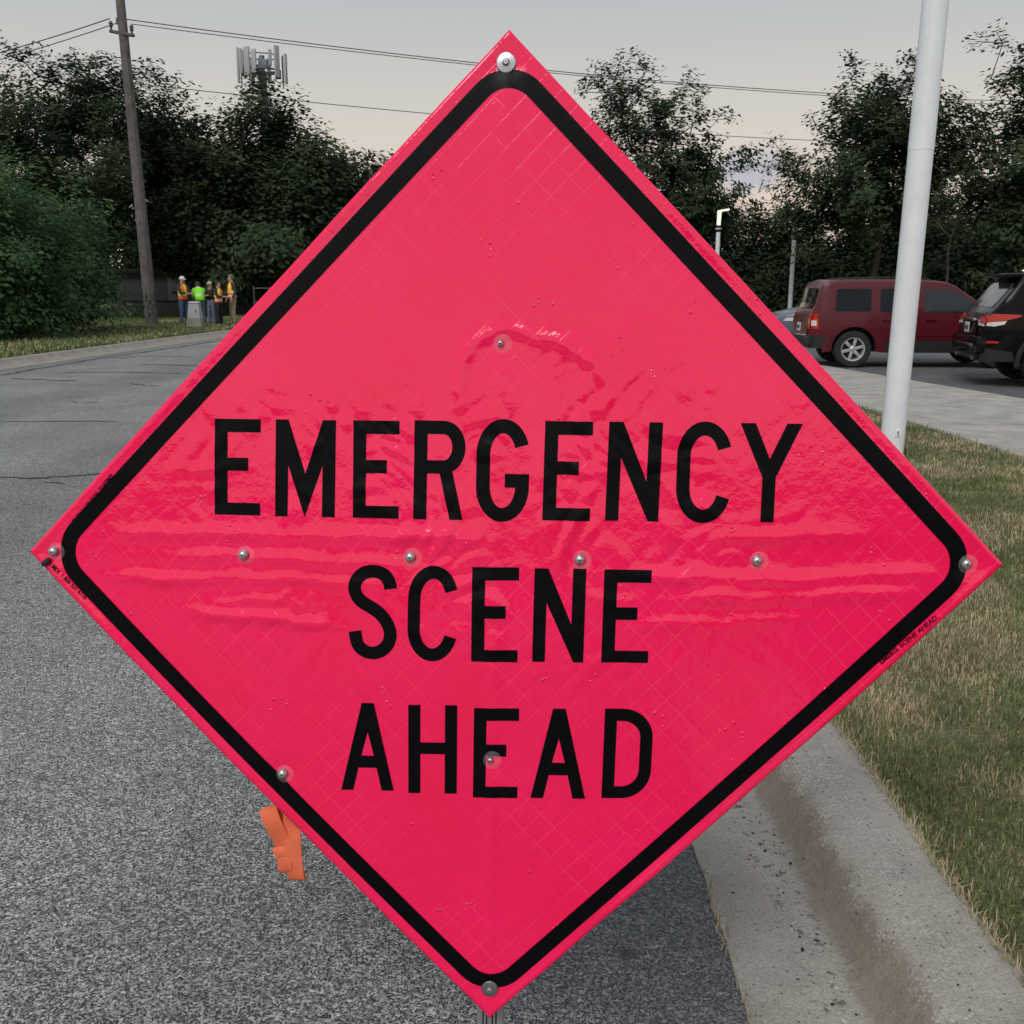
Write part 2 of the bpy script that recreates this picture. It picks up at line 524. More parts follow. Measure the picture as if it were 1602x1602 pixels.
LK = [(-11.7, -8), (-11.35, 8), (-10.42, 21), (-9.35, 35), (-7.9, 44), (-5.0, 53), (-.5, 60), (6, 65), (20, 69), (60, 72)]
RK = [(.54, -8), (.54, 8), (.54, 21), (.56, 35), (1.2, 43), (3.2, 50), (6.6, 55), (11, 58), (22, 61), (60, 63)]
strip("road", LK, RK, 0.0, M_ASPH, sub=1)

# right kerb and gutter (rolled profile) in cast lengths
KY = [-3.0, 1.45, 4.5, 7.55, 10.6, 13.65, 16.7, 19.75, 22.8, 25.85, 28.9, 32, 35]
PROF = [(.535, -.10), (.535, .004), (.66, .000), (.795, -.006), (.828, .002), (.850, .026), (.885, .076), (.908, .102), (.935, .116), (.985, .122), (1.10, .122), (1.145, .113), (1.152, -.10)]
kerb = empty("kerb", (0, 0, 0), kind="structure")
for i in range(len(KY) - 1):
    y0, y1 = KY[i] + .004, KY[i + 1] - .004
    n = max(2, int((y1 - y0) / .12))
    V, F = [], []
    for q in range(n + 1):
        y = y0 + (y1 - y0) * q / n
        for j, (x, z) in enumerate(PROF):
            wob = noise.noise(Vector((x * 6, y * 2.2, 3.1))) * .006 + noise.noise(Vector((x * 20, y * 9, 7.7))) * .0025
            ed = (.012 * noise.noise(Vector((y * 5, 0, 1.5))) if j in (0, 1) else 0) + (.014 * noise.noise(Vector((y * 4, 9, 1.5))) if j in (10, 11) else 0)
            V.append((x + ed, y, z + (wob if 0 < j < len(PROF) - 1 else 0)))
    m_ = len(PROF)
    for q in range(n):
        for j in range(m_ - 1):
            F.append((q * m_ + j, q * m_ + j + 1, (q + 1) * m_ + j + 1, (q + 1) * m_ + j))
    F.append(tuple(range(m_ - 1, -1, -1))); F.append(tuple(range(n * m_, n * m_ + m_)))
    mesh("kerb_length", V, F, M_KERB, kerb, angle=60)

# left kerb with gutter pan, following the curve
def offset_poly(poly, d):
    outp = []
    for i, p in enumerate(poly):
        a_ = Vector(poly[max(0, i - 1)]); b_ = Vector(poly[min(len(poly) - 1, i + 1)])
        t = (b_ - a_).normalized(); nrm = Vector((-t.y, t.x))
        outp.append((p[0] + nrm.x * d, p[1] + nrm.y * d))
    return outp


def densify(poly, k=5):
    P = [Vector(p) for p in poly]; o = []
    for i in range(len(P) - 1):
        p0, p1, p2, p3 = P[max(0, i - 1)], P[i], P[i + 1], P[min(len(P) - 1, i + 2)]
        for q in range(k):
            t = q / k
            o.append(.5 * ((2 * p1) + (p2 - p0) * t + (2 * p0 - 5 * p1 + 4 * p2 - p3) * t * t + (3 * p1 - p0 - 3 * p2 + p3) * t ** 3))
    o.append(P[-1])
    return [tuple(x) for x in o]


LKd = densify(LK, 8)
profL = [(-.62, .005), (-.05, .008), (.03, .10), (.05, .122), (.20, .125), (.21, -.05)]
V, F = [], []
offs = [offset_poly(LKd, d) for d, _ in profL]
for i in range(len(LKd)):
    for j, (d, z) in enumerate(profL):
        V.append((offs[j][i][0], offs[j][i][1], z))
m_ = len(profL)
for i in range(len(LKd) - 1):
    for j in range(m_ - 1):
        F.append((i * m_ + j, (i + 1) * m_ + j, (i + 1) * m_ + j + 1, i * m_ + j + 1))
mesh("kerb", V, F, M_LKERB, angle=50)["kind"] = "structure"
LVe = offset_poly(LKd, .205)

# turf left of the road
strip("verge", [(p[0] - 60, p[1] + (0 if p[1] < 60 else 30)) for p in LVe], LVe, .115, M_TURF)

# right lawn, pavement slabs, car park
SWL = [(5.05, -3), (4.80, 5), (4.57, 9.0), (4.38, 13.1), (4.05, 20), (3.6, 30), (3.2, 42)]
SWR = [(9.2, -3), (8.05, 6.5), (7.43, 10.5), (6.93, 13.84), (5.84, 20.1), (5.1, 30), (4.6, 42)]
LY = np.linspace(-3, 34.9, 90)
V, F = [], []
nx = 14
for y in LY:
    xl, xr_ = 1.130, interp(SWL, y) - .01
    for q in range(nx + 1):
        t = q / nx
        x = xl + (xr_ - xl) * t
        z = .100 + .030 * math.sin(t * math.pi) + .012 * noise.noise(Vector((x * 1.7, y * 1.7, 0))) * math.sin(t * math.pi)
        V.append((x, y, z))
for i in range(len(LY) - 1):
    for q in range(nx):
        F.append((i * (nx + 1) + q, i * (nx + 1) + q + 1, (i + 1) * (nx + 1) + q + 1, (i + 1) * (nx + 1) + q))
lawn = mesh("lawn", V, F, M_SOIL)
lawn["kind"] = "structure"

pave = empty("pavement", (0, 0, 0), kind="structure")
JY = [-2.6, 1.2, 4.6, 8.0, 11.25, 14.4, 17.6, 20.8, 24, 27.2, 30.4, 33.6, 36.8]
for i in range(len(JY) - 1):
    y0, y1 = JY[i] + .022, JY[i + 1] - .022
    bm = bmesh.new()
    zt = .118 + random.uniform(-.003, .003)
    sl = -.05
    q = [(interp(SWL, y0), y0), (interp(SWR, y0 + sl * 3), y0 - .25), (interp(SWR, y1), y1 - .25), (interp(SWL, y1), y1)]
    top = [bm.verts.new((x, y, zt)) for x, y in q]
    bot = [bm.verts.new((x, y, -.05)) for x, y in q]
    bm.faces.new(top); bm.faces.new(bot[::-1])
    for j in range(4):
        bm.faces.new((top[j], bot[j], bot[(j + 1) % 4], top[(j + 1) % 4]))
    bmesh.ops.recalc_face_normals(bm, faces=bm.faces)
    bmesh.ops.bevel(bm, geom=[e for e in bm.edges if all(v_.co.z > 0 for v_ in e.verts)], offset=.008, segments=2, affect="EDGES")
    bmobj("paving_slab", bm, M_CONC, pave, angle=30)
LOTR = [(p[0] + 60, p[1]) for p in SWR]
strip("car_park", [(p[0] + .002, p[1]) for p in SWR], LOTR, .085, M_LOT)
strip("verge", [(3.2, 42), (3.9, 47.5), (7.2, 53), (11.3, 56), (22, 58.8), (62, 60.5)], [(4.6, 42), (6, 42.0), (12, 42.0), (20, 42.0), (40, 42.0), (64, 42.0)], .10, M_TURF)

strip("verge", [(.58, 34.88), (.75, 38), (1.25, 43), (3.25, 50), (6.65, 55), (11.05, 58)], [(3.42, 34.88), (3.28, 38), (3.19, 42), (3.89, 47.5), (7.19, 53), (11.29, 56)], .097, M_TURF)

# cracks in the asphalt: dark jagged seams lying on the road surface
def crack(pts, w):
    P = []
    for i in range(len(pts) - 1):
        for q in range(7):
            t = q / 7
            P.append(Vector((pts[i][0] + (pts[i + 1][0] - pts[i][0]) * t, pts[i][1] + (pts[i + 1][1] - pts[i][1]) * t)))
    P.append(Vector(pts[-1]))
    V, F = [], []
    for i, p in enumerate(P):
        t = (P[min(i + 1, len(P) - 1)] - P[max(i - 1, 0)]).normalized(); nrm = Vector((-t.y, t.x))
        c_ = p + nrm * random.uniform(-1, 1) * w * 1.1
        ww = w * random.uniform(.35, 1.0) * (0.15 if i in (0, len(P) - 1) else 1)
        V += [(*(c_ + nrm * ww), .004), (*(c_ - nrm * ww), .004)]
    for i in range(len(P) - 1):
        F.append((2 * i, 2 * i + 1, 2 * i + 3, 2 * i + 2))
    return V, F


CR = [([(-4.75, 8.6), (-4.06, 8.62), (-3.72, 8.74), (-3.5, 8.9)], .030), ([(-6.6, 12.25), (-5.16, 12.35), (-4.72, 12.29)], .022),
      ([(-9.95, 17.4), (-9.36, 18.8), (-9.3, 19.79), (-9.35, 21.4), (-9.25, 23.29), (-8.95, 25.8), (-8.7, 28.89), (-8.6, 33)], .055),
      ([(-7.78, 21.4), (-7, 21.2), (-6.24, 20.89), (-4.9, 20.8)], .05), ([(-8.43, 19.35), (-7.52, 19.5), (-5.94, 19.07)], .06),
      ([(-8.9, 18.2), (-8.1, 17.8), (-7.48, 17.65)], .05), ([(-6.38, 17.19), (-6.1, 16.9), (-5.75, 16.75)], .035), ([(-3.95, 8.45), (-3.7, 8.36)], .013),
      ([(-9.1, 23.3), (-8.2, 23.9), (-7.3, 23.6)], .05), ([(-6.3, 14.6), (-6.1, 14.3), (-5.8, 14.4)], .02)]
for pts, w in CR:
    V, F = crack(pts, w)
    o = mesh("crack_seam", V, F, M_CRACK, smooth=False)
    o["kind"] = "structure"


# ==================================================================== ROLL-UP SIGN
S = 1.2192 / math.sqrt(2)
SU, SV = Vector((.98587, -.07566, .00633)), Vector((.02122, .07221, 1.00841))
SN = Vector((-.07675, -.99402, .07280)).normalized()
ST = Vector((-.02244, 1.72880, 1.15389))
FOOT = ST + SV * (-1.154 / 1.00841)
FOOT.z = 0
sign = empty("roadwork_sign", FOOT, "bright pink diamond vinyl warning sign reading EMERGENCY SCENE AHEAD on a portable stand", "sign")


def SP(u, v, w=0.0):
    return ST + SU * u + SV * v + SN * w - FOOT


RIV = [(-.0042, .8115, "steel"), (-.0022, -.8094, "dull"), (-.8171, .0006, "dome"), (.8008, .0002, "dome"), (-.4616, -.0004, "dome"), (-.1587, -.0009, "dome"),
       (.1423, -.0013, "dome"), (.4488, .0008, "dome"), (-.0049, .3657, "small"), (-.0091, -.3654, "small"), (-.3949, -.4035, "dome")]
nz = lambda x, y, s=0.0: noise.noise(Vector((x, y, s)))


def belly(u, v):
    return .034 * (1 - (math.sqrt((v + .13) ** 2 + .0064) - .08) / .86) * max(0, 1 - (u / .862) ** 2)


def on_belly(u, v):
    """the print was measured on a flat sheet; shift it to where it lies on the bulged one"""
    cu_, cv_, cw_ = .152, .335, 1.751
    t = (cw_ - belly(u, v)) / cw_
    return cu_ + (u - cu_) * t, cv_ + (v - cv_) * t


RIV = [(*on_belly(a_, b_), c_) for a_, b_, c_ in RIV]


def sm(x, a, b):
    t = min(1, max(0, (x - a) / (b - a)))
    return t * t * (3 - 2 * t)


# fold: v0, amplitude, sigma, u from, u to, slope of the fold
FOLDS = [(.040, .0034, .0115, -.74, .02, -.012), (-.004, .0026, .012, -.72, -.1, .0), (-.040, .0030, .010, -.74, -.18, .0), (.048, .0030, .012, .30, .66, .02), (-.022, .0036, .013, .15, .79, .012),
         (-.058, .0032, .014, .12, .76, .03), (-.108, .0036, .010, -.62, -.22, -.085), (-.10, .0024, .013, .2, .62, .06), (.072, .0018, .009, .33, .52, .0), (.155, .002, .010, -.62, -.40, .05),
         (.118, .0016, .008, -.66, -.46, .03), (-.078, .0022, .008, -.55, -.30, .02)]


def hgt(u, v):
    h = .0045 * nz(u * 1.6, v * 1.6, 2.2)
    # the sheet bellies out a little below the cross rib, so its upper part leans back
    h += belly(u, v)
    for v0, amp, sg, ua, ub, sl in FOLDS:
        if ua < u < ub:
            d = v - v0 - sl * (u - (ua + ub) / 2) - .010 * nz(u * 5.5, v0 * 90, 4.4) - .006 * nz(u * 17, v0 * 50, 1.4)
            if abs(d) < .045:
                win = sm(u, ua, ua + .12) * (1 - sm(u, ub - .12, ub))
                h += .78 * amp * win * math.exp(-(d / sg) ** 2) * (1 + 1.1 * nz(u * 9, v0 * 40, 9.1))
    # pulled arc around the upper rivet
    du, dv = u - .045, v - .262
    rho = math.hypot(du, dv)
    if .05 < rho < .22 and dv > -.04:
        ang = math.atan2(dv, du)
        r0 = .125 + .012 * math.sin(ang * 3 + 1) + .008 * nz(ang * 3, 0, 3)
        h += .0034 * math.exp(-((rho - r0) / .0125) ** 2) * sm(dv, -.04, .03)
    # crumpled facets in the middle, where the sheet gets folded up
    mk = math.exp(-((u - .02) / .30) ** 2 - ((v - .14) / .20) ** 2) + .55 * math.exp(-((u - .38) / .2) ** 2 - ((v - .13) / .12) ** 2) + .5 * math.exp(-((u + .42) / .18) ** 2 - ((v - .17) / .12) ** 2)
    mk += .42 * math.exp(-((u - .1) / .32) ** 2 - ((v + .12) / .10) ** 2) + .35 * math.exp(-((u + .45) / .15) ** 2 - ((v + .12) / .10) ** 2)
    if mk > .05:
        gate = sm(nz(u * 9 + 3, v * 9, 6.6), -.22, .12)
        p_ = Vector((u * 19 + 2.2 * nz(u * 6, v * 6, 1), v * 19 + 2.2 * nz(u * 6, v * 6, 5), .5))
        dd = noise.voronoi(p_)[0]
        h += mk * gate * .0080 * min(.60, dd[1] - dd[0])
        h += mk * .0009 * nz(u * 19, v * 19, 8)
    # pressed line of the upright and cross ribs
    h += .0016 * math.exp(-((u + .004) / .012) ** 2)
    # tiny pillows between welds
    ga_, gb_ = (u + v) * .70711, (u - v) * .70711 + .013
    pa = abs(((ga_ / .0435) % 1) - .5) * 2; pb = abs(((gb_ / .0360) % 1) - .5) * 2
    h += .00022 * (1 - max(pa, pb) ** 6)
    for ru, rv, _ in RIV:
        d2 = (u - ru) ** 2 + (v - rv) ** 2
        if d2 < .01: h -= .0030 * math.exp(-d2 / .0006)
    # hem turned over along the edge, and lazy edge waves
    e = (S - abs(u) - abs(v)) * .70711
    if e < .03:
        h += .0010 * (1 - sm(e, .0105, .0125))
        h += .004 * nz(u * 5, v * 5, 11) * (1 - sm(e, 0, .03))
    return h


NG = 240
V, F, UVs = [], [], []
for i in range(NG + 1):
    q = -1 + 2 * i / NG
    for j in range(NG + 1):
        p = -1 + 2 * j / NG
        u, v = S * (p + q) / 2, S * (q - p) / 2
        V.append(SP(u, v, hgt(u, v))); UVs.append((u, v))
for i in range(NG):
    for j in range(NG):
        a_ = i * (NG + 1) + j
        F.append((a_, a_ + 1, a_ + NG + 2, a_ + NG + 1))
me = D.meshes.new("sign_panel")
me.from_pydata(V, [], F); me.update()
uvl = me.uv_layers.new(name="sheet")
li = np.empty(len(me.loops), dtype=np.int32); me.loops.foreach_get("vertex_index", li)
uvl.data.foreach_set("uv", np.array(UVs, dtype=np.float32)[li].reshape(-1))
panel = link("sign_panel", me, M_PINK, sign, True, 0)
sol = panel.modifiers.new("thickness", "SOLIDIFY"); sol.thickness = .0012; sol.offset = 1 if (me.polygons[0].normal.dot(SN) < 0) else -1


def ink_sheet(name, polys, w=.0009, holes=None, grid=True, parent=None, m=None):
    """flat print: union of 2D polygons cut along the sheet's own grid and laid on it"""
    pts, edges, faces = [], [], []
    for poly in polys:
        o0 = len(pts)
        if sum(poly[i - 1][0] * poly[i][1] - poly[i][0] * poly[i - 1][1] for i in range(len(poly))) < 0: poly = poly[::-1]
        pts += [Vector(p) for p in poly]
        faces.append([o0 + i for i in range(len(poly))])
    r = delaunay_2d_cdt(pts, [], faces, 0, 1e-6, True)
    vo, _, fo, _, _, of = r
    bm = bmesh.new()
    bv = [bm.verts.new((p[0], p[1], 0)) for p in vo]
    for f, src in zip(fo, of):
        if not src: continue
        if holes and any(i in holes for i in src): continue
        bm.faces.new([bv[i] for i in f])
    bmesh.ops.delete(bm, geom=[v_ for v_ in bm.verts if not v_.link_faces], context="VERTS")
    bmesh.ops.dissolve_limit(bm, angle_limit=.001, verts=bm.verts, edges=bm.edges, delimit=set())
    if grid:
        st = S * 2 / NG
        for sgn in (1, -1):
            vals = [v_.co.x + sgn * v_.co.y for v_ in bm.verts]
            i0, i1 = math.ceil((min(vals) + S) / st), math.floor((max(vals) + S) / st)
            for i in range(i0, i1 + 1):
                c_ = -S + i * st
                bmesh.ops.bisect_plane(bm, geom=bm.verts[:] + bm.edges[:] + bm.faces[:], dist=1e-7, plane_co=(c_ / 2, sgn * c_ / 2, 0), plane_no=(1, sgn, 0))
    for v_ in bm.verts:
        v_.co = SP(v_.co.x, v_.co.y, hgt(v_.co.x, v_.co.y) + w)
    bm.normal_update()
    for f in bm.faces:
        if f.normal.dot(SN) < 0: f.normal_flip()
    return bmobj(name, bm, m or M_INK, parent or panel, True, 0)


# rounded diamond border
def rdiamond(inset, r, n=10):
    t = S - inset * math.sqrt(2)          # corner reach
    P = []
    for k_ in range(4):
        a0 = k_ * math.pi / 2
        c_ = t - r * math.sqrt(2)
        for i in range(n + 1):
            a_ = a0 - math.pi / 4 + (math.pi / 2) * i / n
            P.append((c_ * math.cos(a0) + r * math.cos(a_), c_ * math.sin(a0) + r * math.sin(a_)))
    return P


oP, iP = rdiamond(.0205, .075), rdiamond(.0495, .047)
nP = len(oP)
ink_sheet("border", [[oP[i], oP[(i + 1) % nP], iP[(i + 1) % nP], iP[i]] for i in range(nP)])


# highway lettering, unit height, drawn as filled outlines and strokes
def strokep(path, w):
    P = [Vector(p) for p in path]
    Lf, Rt = [], []
    for i, p in enumerate(P):
        t = (P[min(i + 1, len(P) - 1)] - P[max(i - 1, 0)]).normalized(); nn = Vector((-t.y, t.x))
        Lf.append(p + nn * w / 2); Rt.append(p - nn * w / 2)
    return [[tuple(Lf[i]), tuple(Lf[i + 1]), tuple(Rt[i + 1]), tuple(Rt[i])] for i in range(len(P) - 1)]


def arc(cx, cy, rx, ry, a0, a1, n=18):
    return [(cx + rx * math.cos(R(a0 + (a1 - a0) * i / n)), cy + ry * math.sin(R(a0 + (a1 - a0) * i / n))) for i in range(n + 1)]


def catmull(pts, k_=5):
    return densify(pts, k_)


def rect(x0, y0, x1, y1): return [(x0, y0), (x1, y0), (x1, y1), (x0, y1)]


ST_ = .134
GL = {}
GL["E"] = (.478, [rect(0, 0, ST_, 1), rect(0, .864, .478, 1), rect(0, 0, .478, .128), rect(0, .464, .35, .598)], None)
GL["H"] = (.548, [rect(0, 0, .136, 1), rect(.412, 0, .548, 1), rect(.1, .45, .45, .58)], None)
GL["M"] = (.625, [[(0, 0), (0, 1), (.133, 1), (.3125, .445), (.492, 1), (.625, 1), (.625, 0), (.492, 0), (.492, .535), (.3125, 0), (.133, .535), (.133, 0)]], None)
GL["N"] = (.543, [[(0, 0), (0, 1), (.145, 1), (.405, .405), (.405, 1), (.543, 1), (.543, 0), (.437, 0), (.135, .64), (.135, 0)]], None)
GL["A"] = (.60, [[(0, 0), (.232, 1), (.368, 1), (.6, 0), (.462, 0), (.403, .262), (.197, .262), (.138, 0)], [(.229, .40), (.371, .40), (.30, .672)]], {1})
GL["Y"] = (.63, [[(0, 1), (.155, 1), (.315, .64), (.475, 1), (.63, 1), (.383, .455), (.383, 0), (.247, 0), (.247, .455)]], None)
GL["R"] = (.525, [rect(0, 0, ST_, 1), [(.255, .5), (.385, .52), (.507, 0), (.373, 0)]] +
           strokep([(.02, .9315), (.30, .9315)] + arc(.30, .732, .155, .1995, 90, -90)[1:] + [(.02, .5325)], ST_), None)
GL["D"] = (.53, [rect(0, 0, ST_, 1)] + strokep([(.02, .933)] + arc(.20, .68, .262, .253, 90, 0) + arc(.20, .32, .262, .253, 0, -90) + [(.02, .067)], ST_), None)
GL["C"] = (.555, strokep(arc(.2775, .655, .2095, .28, 18, 180, 24) + arc(.2775, .345, .2095, .28, 180, 342, 24), ST_ + .002), None)
GL["G"] = (.525, strokep(arc(.2625, .655, .1945, .28, 18, 180, 24) + arc(.2625, .345, .1945, .28, 180, 360, 24) + [(.457, .46)], ST_ + .002) + [rect(.285, .335, .525, .468)], None)
GL["S"] = (.515, strokep(catmull([(.447, .750), (.435, .815), (.392, .885), (.33, .922), (.257, .933), (.175, .918), (.108, .868), (.072, .80), (.068, .735), (.095, .665), (.155, .605), (.245, .552),
                                   (.335, .490), (.405, .405), (.442, .315), (.446, .235), (.415, .155), (.345, .090), (.257, .067), (.165, .092), (.098, .165), (.070, .298)], 4), ST_ + .001), None)
LET = [
    ('E', (-0.5099, 0.238), (-0.4269, 0.2372), (-0.5133, 0.0706)), ('M', (-0.3997, 0.237), (-0.2919, 0.236), (-0.4028, 0.0688)),
    ('E', (-0.2608, 0.236), (-0.1789, 0.2352), (-0.262, 0.0674)), ('R', (-0.1526, 0.2364), (-0.062, 0.2355), (-0.1537, 0.0663)),
    ('G', (-0.0431, 0.2389), (0.0493, 0.238), (-0.043, 0.0637)), ('E', (0.0755, 0.2359), (0.1582, 0.235), (0.0745, 0.0665)),
    ('N', (0.1858, 0.2352), (0.2774, 0.2343), (0.184, 0.0668)), ('C', (0.303, 0.2358), (0.3959, 0.2349), (0.3053, 0.0653)),
    ('Y', (0.4085, 0.2338), (0.5122, 0.2328), (0.4099, 0.0675)),
    ('S', (-0.2697, -0.0154), (-0.1818, -0.0154), (-0.2702, -0.1854)), ('C', (-0.1609, -0.0161), (-0.0708, -0.0161), (-0.1628, -0.1864)),
    ('E', (-0.0472, -0.017), (0.0359, -0.0169), (-0.0466, -0.1858)), ('N', (0.0634, -0.0181), (0.1545, -0.018), (0.0629, -0.1841)),
    ('E', (0.1862, -0.0179), (0.2687, -0.0178), (0.1859, -0.1826)),
    ('A', (-0.2841, -0.2668), (-0.1854, -0.2657), (-0.2845, -0.4306)), ('H', (-0.1602, -0.2677), (-0.0705, -0.2667), (-0.1589, -0.4326)),
    ('E', (-0.0399, -0.2708), (0.0419, -0.2699), (-0.0395, -0.4375)), ('A', (0.0644, -0.2691), (0.1642, -0.268), (0.066, -0.4353)),
    ('D', (0.196, -0.2665), (0.2833, -0.2655), (0.1949, -0.4318))]
for ch, tl, tr, bl in LET:
    w, polys, holes = GL[ch]
    tl, tr, bl = Vector(on_belly(*tl)), Vector(on_belly(*tr)), Vector(on_belly(*bl))
    ex, ey = (tr - tl) / w, tl - bl
    ink_sheet("letter", [[tuple(bl + ex * p[0] + ey * p[1]) for p in poly] for poly in polys], holes=holes)


def small_print(text, p0, p1, hcap):
    """line of small printed characters whose middle runs from p0 to p1 on the sheet"""
    cu = D.curves.new("small_print", "FONT")
    cu.body = text; cu.size = 1; cu.offset = .012; cu.resolution_u = 2
    o = D.objects.new("small_print", cu); COL.objects.link(o)
    me_ = D.meshes.new_from_object(o.evaluated_get(bpy.context.evaluated_depsgraph_get()))
    D.objects.remove(o); D.curves.remove(cu)
    xs = [v_.co.x for v_ in me_.vertices]; x0, x1 = min(xs), max(xs)
    p0, p1 = Vector(p0), Vector(p1)
    d = (p1 - p0); L_ = d.length; d.normalize(); up = Vector((-d.y, d.x))
    for v_ in me_.vertices:
        q = p0 + d * ((v_.co.x - x0) / (x1 - x0) * L_) + up * ((v_.co.y / .73 - .5) * hcap)
        v_.co = SP(q.x, q.y, hgt(q.x, q.y) + .0016)
    return link("small_print", me_, M_INK, panel, False)


small_print("EMERG. SCENE AHEAD", (-.6968, .1392), (-.7758, .0520), .0088)
small_print("EMERG. SCENE AHEAD", (.6672, -.1692), (.7562, -.0895), .0088)
small_print("MDI  1 800 521 6776", (-.8180, -.0250), (-.7546, -.0820), .0086)


def sign_part(name, geo, u, v, m, parent=sign, lift=0.0, midx=None):
    V, F = geo
    h = hgt(u, v) + lift
    return mesh(name, [SP(u + x, v + y, h + z) for x, y, z in V], F, m, parent, midx=midx)


for u, v, kind in RIV:
    if kind == "steel":
        prof = [(0, .004), (.0013, .004), (.0013, .0085), (.0034, .0085), (.0052, .0066), (.0056, .0036)]
        rv = sign_part("rivet", lathe_geo(prof, 20), u, v, [M_STEEL, M_HOLE], lift=.002, midx=[1] * 40 + [0] * 60)
        sign_part("washer", lathe_geo([(.0054, .0028), (.0062, .0040), (.0150, .0030), (.0164, .0014), (.0164, 0)], 28), u, v, M_STEEL, rv, .002)
    elif kind == "dull":
        prof = [(0, .004), (.0013, .004), (.0013, .0085), (.0034, .0085), (.0052, .0066), (.0056, .0036)]
        rv = sign_part("rivet", lathe_geo(prof, 20), u, v, [M_STEEL, M_HOLE], lift=.002, midx=[1] * 40 + [0] * 60)
        sign_part("washer", lathe_geo([(.0054, .0028), (.0062, .0040), (.0140, .0030), (.0154, .0014), (.0154, 0)], 28), u, v, M_DARKSTEEL, rv, .002)
    else:
        s_r = .62 if kind == "small" else 1.0
        prof = [(0, .0055), (.0015, .0055), (.0015, .0100), (.0042, .0096), (.0072, .0074), (.0090, .0040), (.0094, .0010), (.0094, 0)]
        prof = [(r * (s_r if i > 2 else 1), z * (.8 if kind == "small" else 1)) for i, (r, z) in enumerate(prof)]
        rv = sign_part("rivet", lathe_geo(prof, 20), u, v, [M_STEEL, M_HOLE], lift=.002, midx=[1] * 40 + [0] * 100)
        sign_part("washer", lathe_geo([(.0075 * s_r, .0024), (.0145, .0020), (.0162, .0008), (.0162, 0)], 28), u + (.004 if u > -.6 else .006), v - .001, M_WASHER, rv, .0015)
V, F = tube_geo([(-.8335, -.0220, .004), (-.8285, -.0180, .0065), (-.8225, -.0120, .0055)], [.0052, .0056, .0040], 10)  # small black stub just below the left rivet
mesh("black_stub", [SP(x, y, z + hgt(x, y)) for x, y, z in V], F, M_RUBBER, sign)

# frame behind the sheet and the stand
def sign_box(name, u0, u1, v0, v1, w0, w1, m, parent=sign):
    V = [SP(u, v, w) for w in (w0, w1) for v in (v0, v1) for u in (u0, u1)]
    F = [(0, 1, 3, 2), (4, 6, 7, 5), (0, 4, 5, 1), (2, 3, 7, 6), (0, 2, 6, 4), (1, 5, 7, 3)]
    bm = bmesh.new(); bv = [bm.verts.new(p) for p in V]
    for f in F: bm.faces.new([bv[i] for i in f])
    bmesh.ops.recalc_face_normals(bm, faces=bm.faces)
    bmesh.ops.bevel(bm, geom=bm.edges[:], offset=.0015, segments=1, affect="EDGES")
    return bmobj(name, bm, m, parent, angle=30)


sign_box("rib", -.016, .008, -.80, .80, -.019, -.012, M_FIBRE)
sign_box("rib", -.80, .80, -.014, .014, -.027, -.020, M_FIBRE)
mast = sign_box("mast", -.0285, .0225, -1.05, .08, -.062, -.030, M_ALU)
for gx in (-.0165, -.0095, .0015, .0085):
    sign_box("groove", gx - .0012, gx + .0012, -1.04, .0, -.0305, -.0285, M_HOLE, mast)
sign_box("bracket", -.05, .045, -.06, .06, -.066, -.029, M_DARKSTEEL)
fz = Vector((0, 0, 0))
base_top = SP(0, -1.05, -.045)
sign_box("foot_block", -.06, .055, -1.10, -1.02, -.09, -.005, M_DARKSTEEL)
for sx in (-1, 1):
    for y in (-.20, .24):
        a_ = base_top + Vector((sx * .045, .02 if y > 0 else -.02, -.015)); b_ = Vector((sx * .52, y, .016))
        lg = tube("leg", [a_, a_.lerp(b_, .5) + Vector((0, 0, .012)), b_], [.014, .013, .012], M_ALU, sign)
        tube("rubber_foot", [b_ - (b_ - a_).normalized() * .02, b_ + (b_ - a_).normalized() * .025], [.0155, .015], M_RUBBER, lg)


def ribbon(name, pts, wd, m, parent):
    P = catmull3(pts, 9)
    V, F = [], []
    for i, p in enumerate(P):
        w = Vector(wd[0]).lerp(Vector(wd[1]), i / (len(P) - 1))
        for t in (-.5, -.17, .17, .5):
            q = p + w * t
            V.append(SP(q.x, q.y, q.z))
    for i in range(len(P) - 1):
        for j in range(3):
            F.append((i * 4 + j, i * 4 + j + 1, (i + 1) * 4 + j + 1, (i + 1) * 4 + j))
    o = mesh(name, V, F, m, parent, smooth=False)
    s = o.modifiers.new("thickness", "SOLIDIFY"); s.thickness = .0018; s.offset = 0
    return o


def catmull3(poly, k_):
    P = [Vector(p) for p in poly]; o = []
    for i in range(len(P) - 1):
        p0, p1, p2, p3 = P[max(0, i - 1)], P[i], P[i + 1], P[min(len(P) - 1, i + 2)]
        for q in range(k_):
            t = q / k_
            o.append(.5 * ((2 * p1) + (p2 - p0) * t + (2 * p0 - 5 * p1 + 4 * p2 - p3) * t * t + (3 * p1 - p0 - 3 * p2 + p3) * t ** 3))
    o.append(P[-1])
    return o


